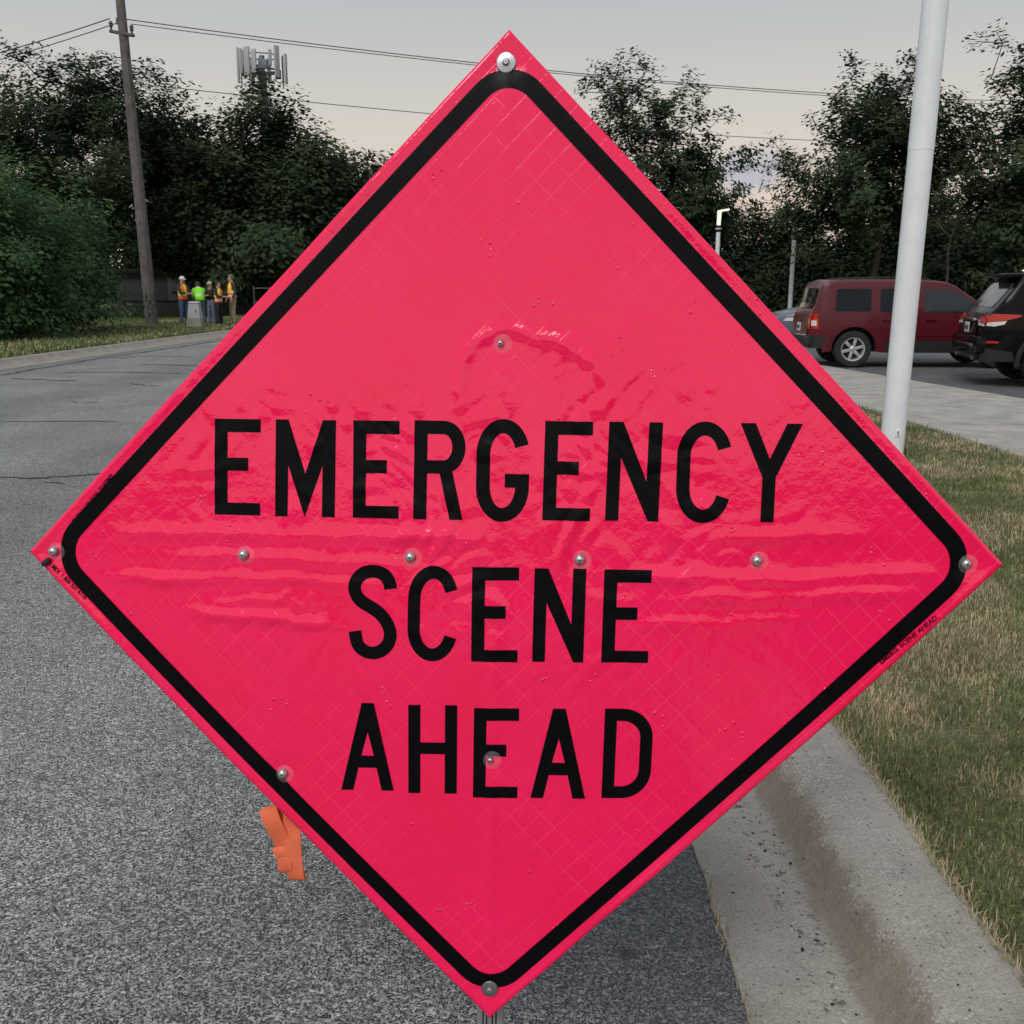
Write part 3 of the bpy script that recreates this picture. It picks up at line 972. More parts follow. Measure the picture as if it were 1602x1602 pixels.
strap = ribbon("strap", [(-.388, -.415, -.014), (-.3830, -.47, -.008), (-.3795, -.54, -.004), (-.3760, -.59, -.004), (-.3735, -.613, -.009), (-.3745, -.617, -.019), (-.382, -.60, -.027), (-.392, -.55, -.030)],
               [(.034, -.002, .004), (.032, .0045, .006)], M_STRAP, sign)
ribbon("strap_loop", [(-.391, -.575, -.016), (-.4015, -.537, -.007), (-.4155, -.504, -.002), (-.4245, -.484, -.005), (-.4290, -.4790, -.018), (-.4330, -.487, -.036), (-.431, -.508, -.046), (-.412, -.54, -.040), (-.400, -.565, -.030)],
       [(.033, .008, .006), (.030, .015, -.016)], M_STRAP, strap)
ribbon("strap_loop", [(-.390, -.597, -.014), (-.3945, -.578, -.008), (-.4030, -.556, -.006), (-.4070, -.5515, -.014), (-.4075, -.559, -.026), (-.400, -.585, -.030)],
       [(.028, .006, .004), (.026, .010, -.014)], M_STRAP, strap)
ribbon("strap_loop", [(-.3955, -.566, -.010), (-.3960, -.572, -.0055), (-.3950, -.590, -.004), (-.3925, -.601, -.009), (-.3930, -.602, -.018), (-.394, -.58, -.026)],
       [(.027, .002, .003), (.027, .004, .0)], M_STRAP, strap)


# ==================================================================== TREES
def leaf_cloud(cen, sig, per, size, rg, flat=1.0):
    """cen (n,3) clump centres -> quads (n*per,4,3)"""
    n = len(cen)
    c = np.repeat(cen, per, 0) + np.clip(rg.normal(size=(n * per, 3)), -1.7, 1.7) * np.array([sig, sig, sig * .8])
    N = n * per
    od = c - np.array([cen[:, 0].mean(), cen[:, 1].mean(), cen[:, 2].min()]); od /= np.linalg.norm(od, axis=1)[:, None]
    nn = od * .95 + np.array([0, 0, .40]) + rg.normal(size=(N, 3)) * .34; nn /= np.linalg.norm(nn, axis=1)[:, None]
    a_ = rg.normal(size=(N, 3)); a_ -= nn * (a_ * nn).sum(1)[:, None]; a_ /= np.linalg.norm(a_, axis=1)[:, None]
    b_ = np.cross(nn, a_)
    l_ = (size * rg.uniform(.55, 1.25, N))[:, None]
    return np.stack([c - a_ * l_ * .5, c + b_ * l_ * .27 - a_ * l_ * .05, c + a_ * l_ * .5, c - b_ * l_ * .27 - a_ * l_ * .05], 1)


def sample_crown(ells, n, rg, shell=.45):
    """points in a union of ellipsoids, biased outward; ell: (cx,cy,cz,rx,ry,rz,weight)"""
    w = np.array([e[6] for e in ells], float); w /= w.sum()
    pick = rg.choice(len(ells), n, p=w)
    d = rg.normal(size=(n, 3)); d /= np.linalg.norm(d, axis=1)[:, None]
    r = rg.uniform(shell ** 3, 1, n) ** (1 / 3) * rg.uniform(.85, 1.08, n)
    E = np.array([e[:6] for e in ells])[pick]
    return E[:, :3] + d * r[:, None] * E[:, 3:6]


def skeleton(tips, trunk, rg, step=.8, tip_r=.013):
    """grow limbs from the trunk polyline to every tip; returns nodes, parents, radii"""
    nodes = [np.array(p, float) for p in trunk]; par = [-1] + list(range(len(trunk) - 1))
    order = np.argsort(np.linalg.norm(tips - np.array(trunk[-1]), axis=1))
    ends = []
    for ti in order:
        t = tips[ti]
        A = np.array(nodes)
        dv = t - A
        dist = np.linalg.norm(dv, axis=1)
        cost = dist + np.maximum(0, -dv[:, 2]) * 1.6 + np.where(np.arange(len(A)) < max(1, len(trunk) // 2), 3.0, 0)
        j = int(np.argmin(cost))
        k_ = max(1, int(dist[j] / step))
        p0 = nodes[j].copy(); prev = j
        for q in range(1, k_ + 1):
            f = q / k_
            p = p0 + (t - p0) * f
            p[2] += math.sin(f * math.pi) * dist[j] * .10
            if q < k_: p += rg.normal(size=3) * step * .13
            nodes.append(p); par.append(prev); prev = len(nodes) - 1
        ends.append(prev)
    N = len(nodes)
    acc = np.zeros(N)
    kids = np.zeros(N, int)
    for i in range(1, N): kids[par[i]] += 1
    for i in range(N - 1, -1, -1):
        if kids[i] == 0: acc[i] = tip_r ** 2.35
        if par[i] >= 0: acc[par[i]] += acc[i]
    # parents always precede children, so acc is complete
    return np.array(nodes), par, acc ** (1 / 2.35)


def limbs(name, nodes, par, rad, m, parent, ns=5):
    V, F = [], []
    for i in range(1, len(nodes)):
        a_, b_ = Vector(nodes[par[i]]), Vector(nodes[i])
        t = b_ - a_
        if t.length < 1e-4: continue
        t.normalize()
        x = t.orthogonal().normalized(); y = t.cross(x)
        ra = min(rad[par[i]], rad[i] * 1.5); rb = rad[i]
        o0 = len(V)
        for p, r in ((a_ - t * ra * .3, ra), (b_, rb)):
            for k_ in range(ns):
                w = 2 * math.pi * k_ / ns
                V.append(p + (x * math.cos(w) + y * math.sin(w)) * r)
        for k_ in range(ns):
            k2 = (k_ + 1) % ns
            F.append((o0 + k_, o0 + k2, o0 + ns + k2, o0 + ns + k_))
    return mesh(name, V, F, m, parent)


def tree(name, label, cat, base, trunk_h, ells, nclump, per, leaf, sig, seed, mats=M_LEAF_DARK, group=None, shell=.45, lean=(0, 0), tip_r=.013, sink=.35, step=.8, tpb=11, bough=1.0):
    rg = np.random.default_rng(seed)
    root = empty(name, base, label, cat, group)
    # boughs first, then the twig tips that sit along each bough: leaves clumps and gaps
    nb = max(10, int(nclump / tpb))
    bc = sample_crown(ells, nb, rg, shell)
    mid = np.array([np.mean([e[0] for e in ells]), np.mean([e[1] for e in ells]), min(e[2] - e[5] * .5 for e in ells)])
    od = bc - mid; od /= np.linalg.norm(od, axis=1)[:, None] + 1e-6
    od[:, 2] += .35
    bi = rg.integers(0, nb, nclump)
    br = rg.uniform(.55, 1.35, nb)[bi][:, None]
    tips = bc[bi] + rg.normal(size=(nclump, 3)) * np.array([.62, .62, .42]) * br * bough + od[bi] * rg.uniform(-.9, 1.15, nclump)[:, None] * bough * .9
    tips = tips[tips[:, 2] > .25]
    n = max(4, int(trunk_h / .9))
    trunk = [(lean[0] * (i / n) + rg.normal() * .05, lean[1] * (i / n) + rg.normal() * .05, -sink + (trunk_h + sink) * i / n) for i in range(n + 1)]
    nodes, par, rad = skeleton(tips, trunk, rg, step, tip_r)
    limbs("trunk", nodes, par, rad, M_BARK, root)
    Q = leaf_cloud(tips, sig, per, leaf, rg)
    base_m = np.repeat(rg.integers(0, 3, len(tips)), per)
    mi = np.where(rg.uniform(size=len(base_m)) < .7, base_m, rg.integers(0, 3, len(base_m)))
    fast_polys("crown", Q, 4, mats, root, mi)
    return root


GB = "trees beyond the road on the left"
GR = "trees beyond the car park"
tree("deciduous_tree", "tall tree with sky gaps in its crown standing left of the utility pole", "tree", (-20.0, 48, -.1), 5.0,
     [(0, 0, 8.0, 4.6, 4.2, 3.1, 1.0), (2.6, 0, 8.6, 2.6, 2.6, 2.4, .6), (-2.6, 0, 8.0, 2.8, 2.8, 2.5, .35), (1.5, 0, 5.0, 4.5, 4.0, 1.8, .5)], 640, 70, .25, .28, 11, group=GB, shell=.45, tpb=13)
tree("deciduous_tree", "open crowned tree cut by the left edge of the photo", "tree", (-27.5, 47, -.1), 4.5,
     [(0, 0, 7.6, 4.2, 4, 3.6, 1), (3.6, 0, 7.6, 2.4, 2.4, 2.4, .35), (2, 0, 4.6, 3.6, 3.6, 2.0, .4)], 480, 66, .25, .28, 12, group=GB, shell=.45, tpb=13)
tree("deciduous_tree", "dark dense tree between the utility pole and the cell tower", "tree", (-14.6, 52, -.1), 4.0,
     [(0, 0, 5.4, 3.6, 3.4, 3.1, 1.0), (-1.0, 0, 7.0, 2.4, 2.4, 2.2, .4), (.5, -.5, 3.6, 4.0, 3.0, 1.6, .5)], 640, 84, .32, .46, 13, group=GB, shell=.15)
tree("deciduous_tree", "dark dense tree with a thin feathery top in front of the cell tower", "tree", (-11.3, 53, -.1), 4.5,
     [(0, 0, 5.2, 4.8, 4.0, 3.1, 1.0), (1.4, 0, 5.8, 3.7, 3.4, 2.2, .4), (-.9, 0, 8.4, 2.0, 1.8, 2.1, .17), (0, -.8, 3.4, 4.8, 3.2, 1.5, .5)], 820, 84, .32, .44, 14, group=GB, shell=.15)
tree("deciduous_tree", "rounded dark tree at the right end of the left tree line beside the sign edge", "tree", (-6.6, 56, -.1), 3.4,
     [(0, 0, 4.4, 3.3, 3.3, 2.5, 1.0), (-1.5, 0, 3.0, 3.6, 3.0, 1.7, .6)], 420, 84, .31, .46, 15, group=GB, shell=.15)
tree("deciduous_tree", "distant tree whose top peeks out beside the upper left edge of the sign", "tree", (-3.6, 74, -.1), 5.5,
     [(0, 0, 9.0, 2.9, 2.9, 3.2, 1.0), (1.5, 0, 6.0, 3.4, 3.4, 3.0, .8)], 320, 44, .34, .46, 16, group=GB)
tree("deciduous_tree", "dark background tree behind the workers and the grey building", "tree", (-17.5, 63, -.1), 4.0,
     [(0, 0, 5.0, 6.5, 4.0, 3.6, 1.0), (4, 0, 4.0, 5.0, 4.0, 3.0, .7), (-6, 0, 4.6, 5.0, 4.0, 3.4, .7)], 560, 54, .42, .62, 17, group=GB, shell=.1)
tree("deciduous_tree", "dark background tree behind the tall tree at far left", "tree", (-28.5, 61, -.1), 3.0,
     [(0, 0, 3.6, 7.0, 4.0, 3.2, 1.0), (5, 0, 3.8, 4.0, 4.0, 3.0, .5)], 420, 54, .42, .62, 18, group=GB, shell=.1)

tree("deciduous_tree", "airy tree with sparse twiggy crown just right of the sign top", "tree", (7.0, 50, -.1), 4.6,
     [(0, 0, 7.1, 3.3, 3.0, 2.9, 1.0), (-.8, 0, 9.2, 2.1, 2.0, 1.7, .38), (1.6, 0, 6.4, 2.3, 2.1, 2.2, .45), (-2.0, 0, 7.2, 1.8, 1.8, 2.0, .3)], 680, 40, .24, .22, 21, group=GR, shell=.35)
tree("deciduous_tree", "spreading tree behind the red car with its fork of dark limbs showing", "tree", (15.7, 46, -.1), 3.2,
     [(0, 0, 6.4, 3.8, 3.4, 2.6, 1.0), (.9, 0, 8.2, 2.7, 2.4, 1.7, .5), (2.6, 0, 7.2, 2.0, 1.9, 2.2, .4), (-1.9, 0, 5.2, 1.6, 1.6, 1.4, .2)], 850, 42, .25, .24, 22, group=GR, shell=.35, lean=(.3, 0))
tree("deciduous_tree", "tall full tree at the right edge behind the black car", "tree", (20.0, 40, -.1), 3.0,
     [(0, 0, 6.2, 2.9, 2.9, 2.9, 1.0), (-.2, 0, 8.6, 1.7, 1.7, 1.9, .45), (.8, 0, 3.9, 3.4, 3.0, 1.9, .6)], 760, 50, .25, .26, 23, group=GR, shell=.3)
# bare twiggy sapling between the two right-hand trees
rg = np.random.default_rng(31)
snag = empty("dead_tree", (18.0, 43.5, -.1), "bare leafless twiggy tree just right of the white pole", "tree")
tp = sample_crown([(0, 0, 5.7, 1.5, 1.3, 1.8, 1)], 150, rg, .3)
limbs("trunk", *skeleton(tp, [(0, 0, -.3), (0, 0, 1), (.05, 0, 2), (0, 0, 3), (.05, 0, 3.6)], rg, .5, .010), M_DEADBARK, snag)

# dense screen of shrubs and low trees behind the car park, each its own plant
hx = [(9.2, 57.2, 5.0), (11.6, 56.4, 5.3), (13.9, 57.6, 4.7), (16.6, 56.2, 4.9), (19.4, 55.0, 5.2), (22.4, 53.6, 5.1), (25.4, 52.0, 5.6), (28.6, 50.0, 5.6)]
hl = ["dark round leafy shrub behind the left lamp post", "bushy green shrub with a peaked top between the two lamp posts", "dark leafy shrub behind the right lamp post", "dark shrub screen behind the roof of the red car",
      "dense shrub behind the middle of the red car", "dense shrub seen between the white pole and the black car", "dense shrub behind the black car", "dense shrub beyond the black car at the right edge"]
for i, (x, y, h) in enumerate(hx):
    tree("shrub", hl[i], "shrub", (x, y, -.1), 1.2, [(0, 0, h * .52, 2.0, 1.9, h * .46, 1.0), (rng.uniform(-.6, .6), 0, h * .3, 2.2, 1.9, h * .3, .6)], 240, 110, .29, .46, 40 + i,
         group="dark shrubs screening the car park", shell=.25, step=1.0)
# far back row so that no bare horizon shows under the crowns
for i, (x, y, h, lb) in enumerate([(4.5, 76, 5.0, "low distant dark shrub hidden mostly behind the sign"), (-1, 78, 5.0, "distant shrub behind the middle of the sign"), (31.5, 47.5, 6.5, "tall shrub past the right edge of the car park"),
                                   (24.5, 62, 7.0, "taller background tree above the shrubs at right"), (33, 60, 7.5, "background tree far right behind the shrub screen")]):
    tree("shrub", lb, "shrub", (x, y, -.1), 1.5, [(0, 0, h * .5, 3.0, 2.4, h * .48, 1.0)], 230, 60, .36, .52, 60 + i, group="dark shrubs screening the car park", shell=.2, step=1.0)

# lighter green bushes at the left edge of the road
bl = [(-17.6, 27.6, 3.9, 2.3, "big light green bush cut by the left edge of the photo"), (-14.6, 28.4, 4.0, 1.95, "big light green bush second from the left photo edge"),
      (-15.0, 32.6, 4.05, 1.9, "big leafy bush nearest the utility pole"), (-17.5, 33.0, 4.4, 2.4, "leafy green bush behind the other light green bushes"), (-21.5, 29.5, 4.2, 2.5, "leafy bush outside the left photo edge")]
for i, (x, y, h, r, lb) in enumerate(bl):
    tree("bush", lb, "bush", (x, y, .05), .7, [(0, 0, h * .50, r, r, h * .48, 1.0), (.2, -.5, h * .26, r * 1.05, r, h * .26, .7), (rng.uniform(-.8, .8), 0, h * .72, r * .6, r * .6, h * .28, .3)], 440, 84, .17, .28, 80 + i,
         mats=M_LEAF_BUSH, group="light green bushes along the left verge", shell=.35, step=.6, tip_r=.008, sink=.2)


# ==================================================================== GRASS (nobody could count it)
def blades(name, pts, hts, wid, mi, rg):
    n = len(pts)
    az = rg.uniform(0, 2 * math.pi, n); ln_ = rg.uniform(.15, .95, n) ** 1.2
    d = np.stack([np.cos(az), np.sin(az), np.zeros(n)], 1); sd = np.stack([-np.sin(az), np.cos(az), np.zeros(n)], 1)
    up = np.array([0, 0, 1.0])
    tw = rg.uniform(-.9, .9, n)[:, None]
    sd2 = sd * np.cos(tw) + d * np.sin(tw)
    h = hts[:, None]; w = wid[:, None]; l_ = ln_[:, None]
    b0 = pts - sd2 * w * .5; b1 = pts + sd2 * w * .5
    mid = pts + up * h * .62 + d * h * l_ * .28
    tip = pts + up * h * (1 - .35 * l_ ** 2) + d * h * l_ * .85
    m0 = mid - sd2 * w * .38; m1 = mid + sd2 * w * .38
    V = np.concatenate([np.stack([b0, b1, m1, m0], 1), np.stack([m0, m1, tip + sd2 * w * .05, tip - sd2 * w * .05], 1)])
    o = fast_polys(name, V, 4, M_GRASS, None, np.concatenate([mi, mi]))
    o["kind"] = "stuff"
    return o


def lawn_z(x, y):
    xr_ = interp(SWL, y) - .01
    t = min(1, max(0, (x - 1.130) / (xr_ - 1.130)))
    return .100 + .030 * math.sin(t * math.pi) + .012 * nz(x * 1.7, y * 1.7) * math.sin(t * math.pi)


gr = np.random.default_rng(5)
P, Hh, Ww, Mi = [], [], [], []
for (ya, yb, dens, hh, ww) in [(1.7, 3.2, 17000, .036, .0030), (3.2, 5.2, 11500, .038, .0034), (5.2, 8.5, 5200, .042, .0046), (8.5, 14, 1700, .045, .0075), (14, 30, 260, .05, .015)]:
    area = (yb - ya) * 3.4
    for _ in range(int(area * dens)):
        y = gr.uniform(ya, yb); xr_ = interp(SWL, y) + .03
        x = gr.uniform(1.118, xr_)
        if x > .74 * y + .35: continue
        dead = nz(x * 1.3, y * .9, 20) + .55 * nz(x * 4.1, y * 3.3, 21)
        thin = nz(x * 2.2 + 5, y * 2.2, 23)
        lush = nz(x * 2.6, y * 2.2, 22)
        if thin > .25 and gr.uniform() < .45: continue
        if gr.uniform() < sm(dead, -.28, .45) * .66 + .08: m_ = 2
        elif lush > .42: m_ = 3 if gr.uniform() < .5 else 0
        else: m_ = 0 if gr.uniform() < .55 else 1
        edge_ = (x < 1.26) or (x > xr_ - .15)
        P.append((x, y, lawn_z(x, y) - .004)); Mi.append(m_)
        Hh.append(hh * gr.uniform(.45, 1.35) * (1.15 if edge_ else 1) * (1.15 if lush > .42 else 1) * (.85 if m_ == 2 else 1)); Ww.append(ww * gr.uniform(.6, 1.3))
blades("lawn_grass", np.array(P), np.array(Hh), np.array(Ww), np.array(Mi), gr)

# scraps of dry grass rooted in the joint between asphalt and gutter, and thatch over the kerb edge
P, Hh, Ww, Mi = [], [], [], []
for _ in range(520):
    y = gr.uniform(1.7, 6.0)
    if nz(y * 2.4, 0, 30) < -.05 and gr.uniform() < .8: continue
    P.append((.535 + gr.normal() * .008, y, .002)); Hh.append(gr.uniform(.012, .045)); Ww.append(.0026); Mi.append(2 if gr.uniform() < .75 else 0)
for _ in range(90):
    P.append((.52 + gr.normal() * .015, 3.02 + gr.normal() * .06, .002)); Hh.append(gr.uniform(.02, .06)); Ww.append(.003); Mi.append(0 if gr.uniform() < .6 else 2)
for _ in range(2600):
    y = gr.uniform(1.7, 8.0)
    P.append((1.128 + abs(gr.normal()) * .022 - .014, y, .110)); Hh.append(gr.uniform(.02, .05)); Ww.append(.0030); Mi.append(2)
blades("joint_weeds", np.array(P), np.array(Hh), np.array(Ww), np.array(Mi), gr)

# tufts on the far verge at left
P, Hh, Ww, Mi = [], [], [], []
for _ in range(52000):
    y = gr.uniform(15, 50)
    xe = interp(LVe, y)
    x = xe - .0 - gr.uniform(0, 1) ** 1.5 * 6.5
    P.append((x, y, .115)); Hh.append(gr.uniform(.05, .13)); Ww.append(gr.uniform(.02, .04))
    r_ = gr.uniform(); dd = nz(x * .6, y * .3, 40)
    Mi.append(2 if r_ < .12 + .25 * max(0, dd) else (0 if r_ < .6 else 1))
blades("verge_grass", np.array(P), np.array(Hh), np.array(Ww), np.array(Mi), gr)

# grit, bark scraps and seeds lying in the gutter
bm = bmesh.new()
for _ in range(300):
    y = gr.uniform(1.75, 5.5)
    u_ = gr.uniform()
    x = gr.normal(.745, .03) if u_ < .55 else gr.uniform(.56, 1.12)
    z = float(np.interp(x, [p[0] for p in PROF[1:-1]], [p[1] for p in PROF[1:-1]]))
    s = gr.uniform(.0015, .0055) * (1.0 if u_ < .55 else .75)
    r_ = bmesh.ops.create_icosphere(bm, subdivisions=1, radius=s)
    M = Matrix.Translation((x, y, z + s * .3)) @ Matrix.Rotation(gr.uniform(0, 6.28), 4, "Z") @ Matrix.Diagonal((gr.uniform(.7, 2.0), gr.uniform(.6, 1.1), gr.uniform(.35, .7), 1))
    bmesh.ops.transform(bm, matrix=M, verts=r_["verts"])
    mi_ = 0 if gr.uniform() < .62 else (1 if gr.uniform() < .6 else 2)
    for f in {f for v_ in r_["verts"] for f in v_.link_faces}: f.material_index = mi_
o = bmobj("gutter_grit", bm, [mat("dark_scrap", (.018, .015, .013), .9), mat("brown_scrap", (.11, .06, .04), .9), mat("pale_stone", (.45, .43, .40), .8)])
o["kind"] = "stuff"


# ==================================================================== VEHICLES
def car_paint(name, col, rough=.28, coat=.35, spec=.4):
    return mat(name, col, rough, spec=spec, coat=coat, var=.05, scale=2)


M_TINT = mat("tinted_glass", (.006, .007, .009), .05, spec=.35)
M_CLEARGLASS = mat("side_glass", (.022, .027, .030), .05, spec=.5)
M_PLASTIC = mat("dark_trim", (.012, .012, .013), .62, var=.15, scale=15)
M_TYRE = mat("tyre", (.016, .016, .017), .85, var=.2, scale=20)
M_ALLOY = mat("silver_rim", (.50, .51, .53), .35, metal=.55)
M_CHROME = mat("chrome", (.72, .73, .75), .15, metal=1.0)
M_LAMPRED = mat("red_lens", (.42, .012, .010), .18, spec=.6, coat=.4)
M_LAMPWHITE = mat("clear_lens", (.62, .60, .58), .15, spec=.6)
M_LAMPAMBER = mat("amber_lens", (.75, .20, .03), .18, spec=.6)
M_PLATE = mat("plate_white", (.55, .56, .58), .45)
M_PLATEINK = mat("plate_ink", (.03, .04, .12), .5)


class Car:
    def __init__(s, name, label, cat, loc, heading, L, W, top, bot, belt, tum, paint, group=None, lower=None):
        s.L, s.W, s.top, s.bot, s.belt, s.tum, s.paint = L, W, top, bot, belt, tum, paint
        s.root = empty(name, loc, label, cat, group, rz=heading)
        s.zroof = max(p[1] for p in top)
        s.corner = .075

    def zt(s, x): return float(np.interp(x, [p[0] for p in s.top], [p[1] for p in s.top]))
    def zb(s, x): return float(np.interp(x, [p[0] for p in s.bot], [p[1] for p in s.bot]))

    def ys(s, x, z):
        w = s.W / 2
        if x < .35: w -= .16 * (1 - x / .35) ** 2
        f = x - (s.L - .95)
        if f > 0: w -= .26 * (f / .95) ** 2.2
        if z < s.belt:
            t = (z - .30) / (s.belt - .30)
            return w * (1 - .045 * ((t - .62) / .62) ** 2)
        return w * (1 - .0065 - s.tum * (z - s.belt) / (s.zroof - s.belt))

    def body(s, wheels, arch):
        xs = sorted(set([p[0] for p in s.top] + list(np.linspace(0, s.L, 42))))
        V, F = [], []
        zs_n = 9
        prof_n = None
        for x in xs:
            zb, zt = s.zb(x), s.zt(x)
            r = min(s.corner, (zt - zb) * .25)
            ring = [(0, zb), (s.ys(x, zb + .05) - .10, zb), (s.ys(x, zb + .05) - .01, zb + .05)]
            for i in range(1, zs_n + 1):
                z = zb + .05 + (zt - r - zb - .05) * i / zs_n
                ring.append((s.ys(x, z), z))
            yw = s.ys(x, zt - r)
            for a_ in (30, 60, 90):
                ring.append((yw - r * 1.3 * (1 - math.cos(R(a_))), zt - r + r * math.sin(R(a_))))
            yr = yw - r * 1.3
            crown = .030
            ring += [(yr * .6, zt + crown * .65), (0, zt + crown)]
            full = [(-y, z) for y, z in ring] + [(y, z) for y, z in ring[-2:0:-1]]
            prof_n = len(full)
            V += [(x, y, z) for y, z in full]
        n = len(xs)
        for i in range(n - 1):
            for j in range(prof_n):
                j2 = (j + 1) % prof_n
                F.append((i * prof_n + j, i * prof_n + j2, (i + 1) * prof_n + j2, (i + 1) * prof_n + j))
        F.append(tuple(range(prof_n - 1, -1, -1))); F.append(tuple(range((n - 1) * prof_n, n * prof_n)))
        bm = bmesh.new()
        bv = [bm.verts.new(v_) for v_ in V]
        for f in F: bm.faces.new([bv[i] for i in f])
        bmesh.ops.recalc_face_normals(bm, faces=bm.faces)
        o = bmobj("body", bm, [s.paint, M_PLASTIC], s.root, angle=32)
        for (wx, wr) in wheels:
            for sd in (-1, 1):
                cb = bmesh.new()
                r_ = bmesh.ops.create_cone(cb, cap_ends=True, segments=36, radius1=wr * arch, radius2=wr * arch, depth=.62)
                bmesh.ops.transform(cb, matrix=Matrix.Translation((wx, sd * (s.W / 2 + .01), wr + .015)) @ Matrix.Rotation(R(90), 4, "X"), verts=cb.verts)
                cut = bmobj("cutter", cb, M_PLASTIC, s.root, smooth=False)
                md = o.modifiers.new("arch", "BOOLEAN"); md.operation = "DIFFERENCE"; md.object = cut; md.solver = "EXACT"
                md.material_mode = "TRANSFER"
                dg = bpy.context.evaluated_depsgraph_get()
                nm = D.meshes.new_from_object(o.evaluated_get(dg))
                o.modifiers.clear(); old = o.data; o.data = nm
                D.objects.remove(cut)
        o.data.name = "body"
        o.data.set_sharp_from_angle(angle=R(32))
        return o

    def _patch(s, name, poly, fn, m, parent, thick, step, normal_hint):
        bm = bmesh.new()
        f = bm.faces.new([bm.verts.new((p[0], p[1], 0)) for p in poly])
        for ax in (0, 1):
            lo, hi = min(p[ax] for p in poly), max(p[ax] for p in poly)
            k_ = int((hi - lo) / step)
            for i in range(1, k_ + 1):
                c_ = lo + (hi - lo) * i / (k_ + 1)
                bmesh.ops.bisect_plane(bm, geom=bm.verts[:] + bm.edges[:] + bm.faces[:], dist=1e-6,
                                       plane_co=(c_, 0, 0) if ax == 0 else (0, c_, 0), plane_no=(1, 0, 0) if ax == 0 else (0, 1, 0))
        for v_ in bm.verts: v_.co = fn(v_.co.x, v_.co.y)
        bm.normal_update()
        hint = Vector(normal_hint)
        for f in bm.faces:
            if f.normal.dot(hint) < 0: f.normal_flip()
        o = bmobj(name, bm, m, parent or s.root, smooth=False)
        sd = o.modifiers.new("thickness", "SOLIDIFY"); sd.thickness = thick; sd.offset = -1; sd.use_rim = True
        return o

    def side(s, name, poly, m, sd, off=.004, parent=None, thick=.02, step=.12):
        return s._patch(name, poly, lambda x, z: Vector((x, sd * (s.ys(x, z) + off), z)), m, parent, thick, step, (0, sd, 0))

    def over(s, name, poly, m, off=.006, parent=None, thick=.02, step=.15, hint=(0, 0, 1)):
        """panel lying on the upper surface; poly in (x, y)"""
        def fn(x, y):
            e = .02
            sl = (s.zt(x + e) - s.zt(x - e)) / (2 * e)
            nrm = Vector((-sl, 0, 1)).normalized()
            ymax = max(.3, s.ys(x, s.zt(x)))
            return Vector((x, y, s.zt(x) + .030 * (1 - (abs(y) / ymax) ** 2))) + nrm * off
        return s._patch(name, poly, fn, m, parent, thick, step, hint)

    def rear(s, name, poly, m, off=.006, parent=None, thick=.02):
        """panel on the back; poly in (y, z)"""
        tx = [p for p in s.top if p[0] < s.L * .4]
        zz = [p[1] for p in tx]; xx = [p[0] for p in tx]
        k_ = int(np.argmax(zz)) + 1
        zz, xx = zz[:k_], xx[:k_]
        def fn(y, z):
            x = float(np.interp(z, zz, xx)) if z > zz[0] else 0.0
            sl = 0 if z <= zz[0] else .15
            return Vector((x - off - .02 * (1 - (abs(y) / (s.W / 2)) ** 2), y, z))
        return s._patch(name, poly, fn, m, parent, thick, .12, (-1, 0, 0))

    def rear_box(s, name, y0, y1, z0, z1, x0, x1, m, parent=None, bevel=.02):
        return box(name, ((x0 + x1) / 2, (y0 + y1) / 2, (z0 + z1) / 2), (abs(x1 - x0), abs(y1 - y0), abs(z1 - z0)), m, parent or s.root, bevel)

    def wheel(s, x, sd, r, width=.225, rimr=.215, spokes=6):
        yc = sd * (s.W / 2 - width / 2 - .015)
        wh = empty("wheel", (x, yc, r)); wh.parent = s.root
        hw = width / 2
        V, F = lathe_geo([(rimr, -hw * .85), (rimr + .02, -hw), (r - .03, -hw), (r - .006, -hw * .82), (r, -hw * .6), (r, hw * .6), (r - .006, hw * .82), (r - .03, hw), (rimr + .02, hw), (rimr, hw * .85), (rimr, -hw * .85)], 40, "y")
        mesh("tyre", V, F, M_TYRE, wh)
        bm = bmesh.new()
        V, F = lathe_geo([(rimr + .008, sd * hw * .90), (rimr - .016, sd * hw * .86), (rimr - .030, sd * hw * .35), (rimr - .03, -sd * hw * .5)], 40, "y")
        bv = [bm.verts.new(v_) for v_ in V]
        for f in F: bm.faces.new([bv[i] for i in f])
        V, F = lathe_geo([(0.0005, sd * hw * .78), (.030, sd * hw * .78), (.062, sd * hw * .62), (.070, sd * hw * .35)], 24, "y")
        bv = [bm.verts.new(v_) for v_ in V]
        for f in F: bm.faces.new([bv[i] for i in f])
        for k_ in range(spokes):
            a_ = 2 * math.pi * (k_ + .25) / spokes
            rt = Matrix.Rotation(-a_, 3, "Y")
            c_ = rt @ Vector((.125, 0, 0)); c_.y = sd * hw * .58
            bm_box(bm, c_, Vector((.15, .03, .060)), rt, .008)
        bmesh.ops.recalc_face_normals(bm, faces=bm.faces)
        bmobj("rim", bm, M_ALLOY, wh, angle=35)
        V, F = lathe_geo([(.0005, 0), (rimr - .03, 0)], 24, "y")
        mesh("brake_disc", [(p[0], p[1] + sd * hw * .1, p[2]) for p in V], F, M_PLASTIC, wh)
        return wh

    def plate(s, y, z, x):
        p = s.rear_box("licence_plate", y - .155, y + .155, z - .08, z + .08, x - .012, x, M_PLATE, bevel=.004)
        for i in range(6):
            yy = y - .105 + i * .042
            box("plate_mark", (x - .0135, yy, z - .005), (.003, .024, .06), M_PLATEINK, p)
        return p


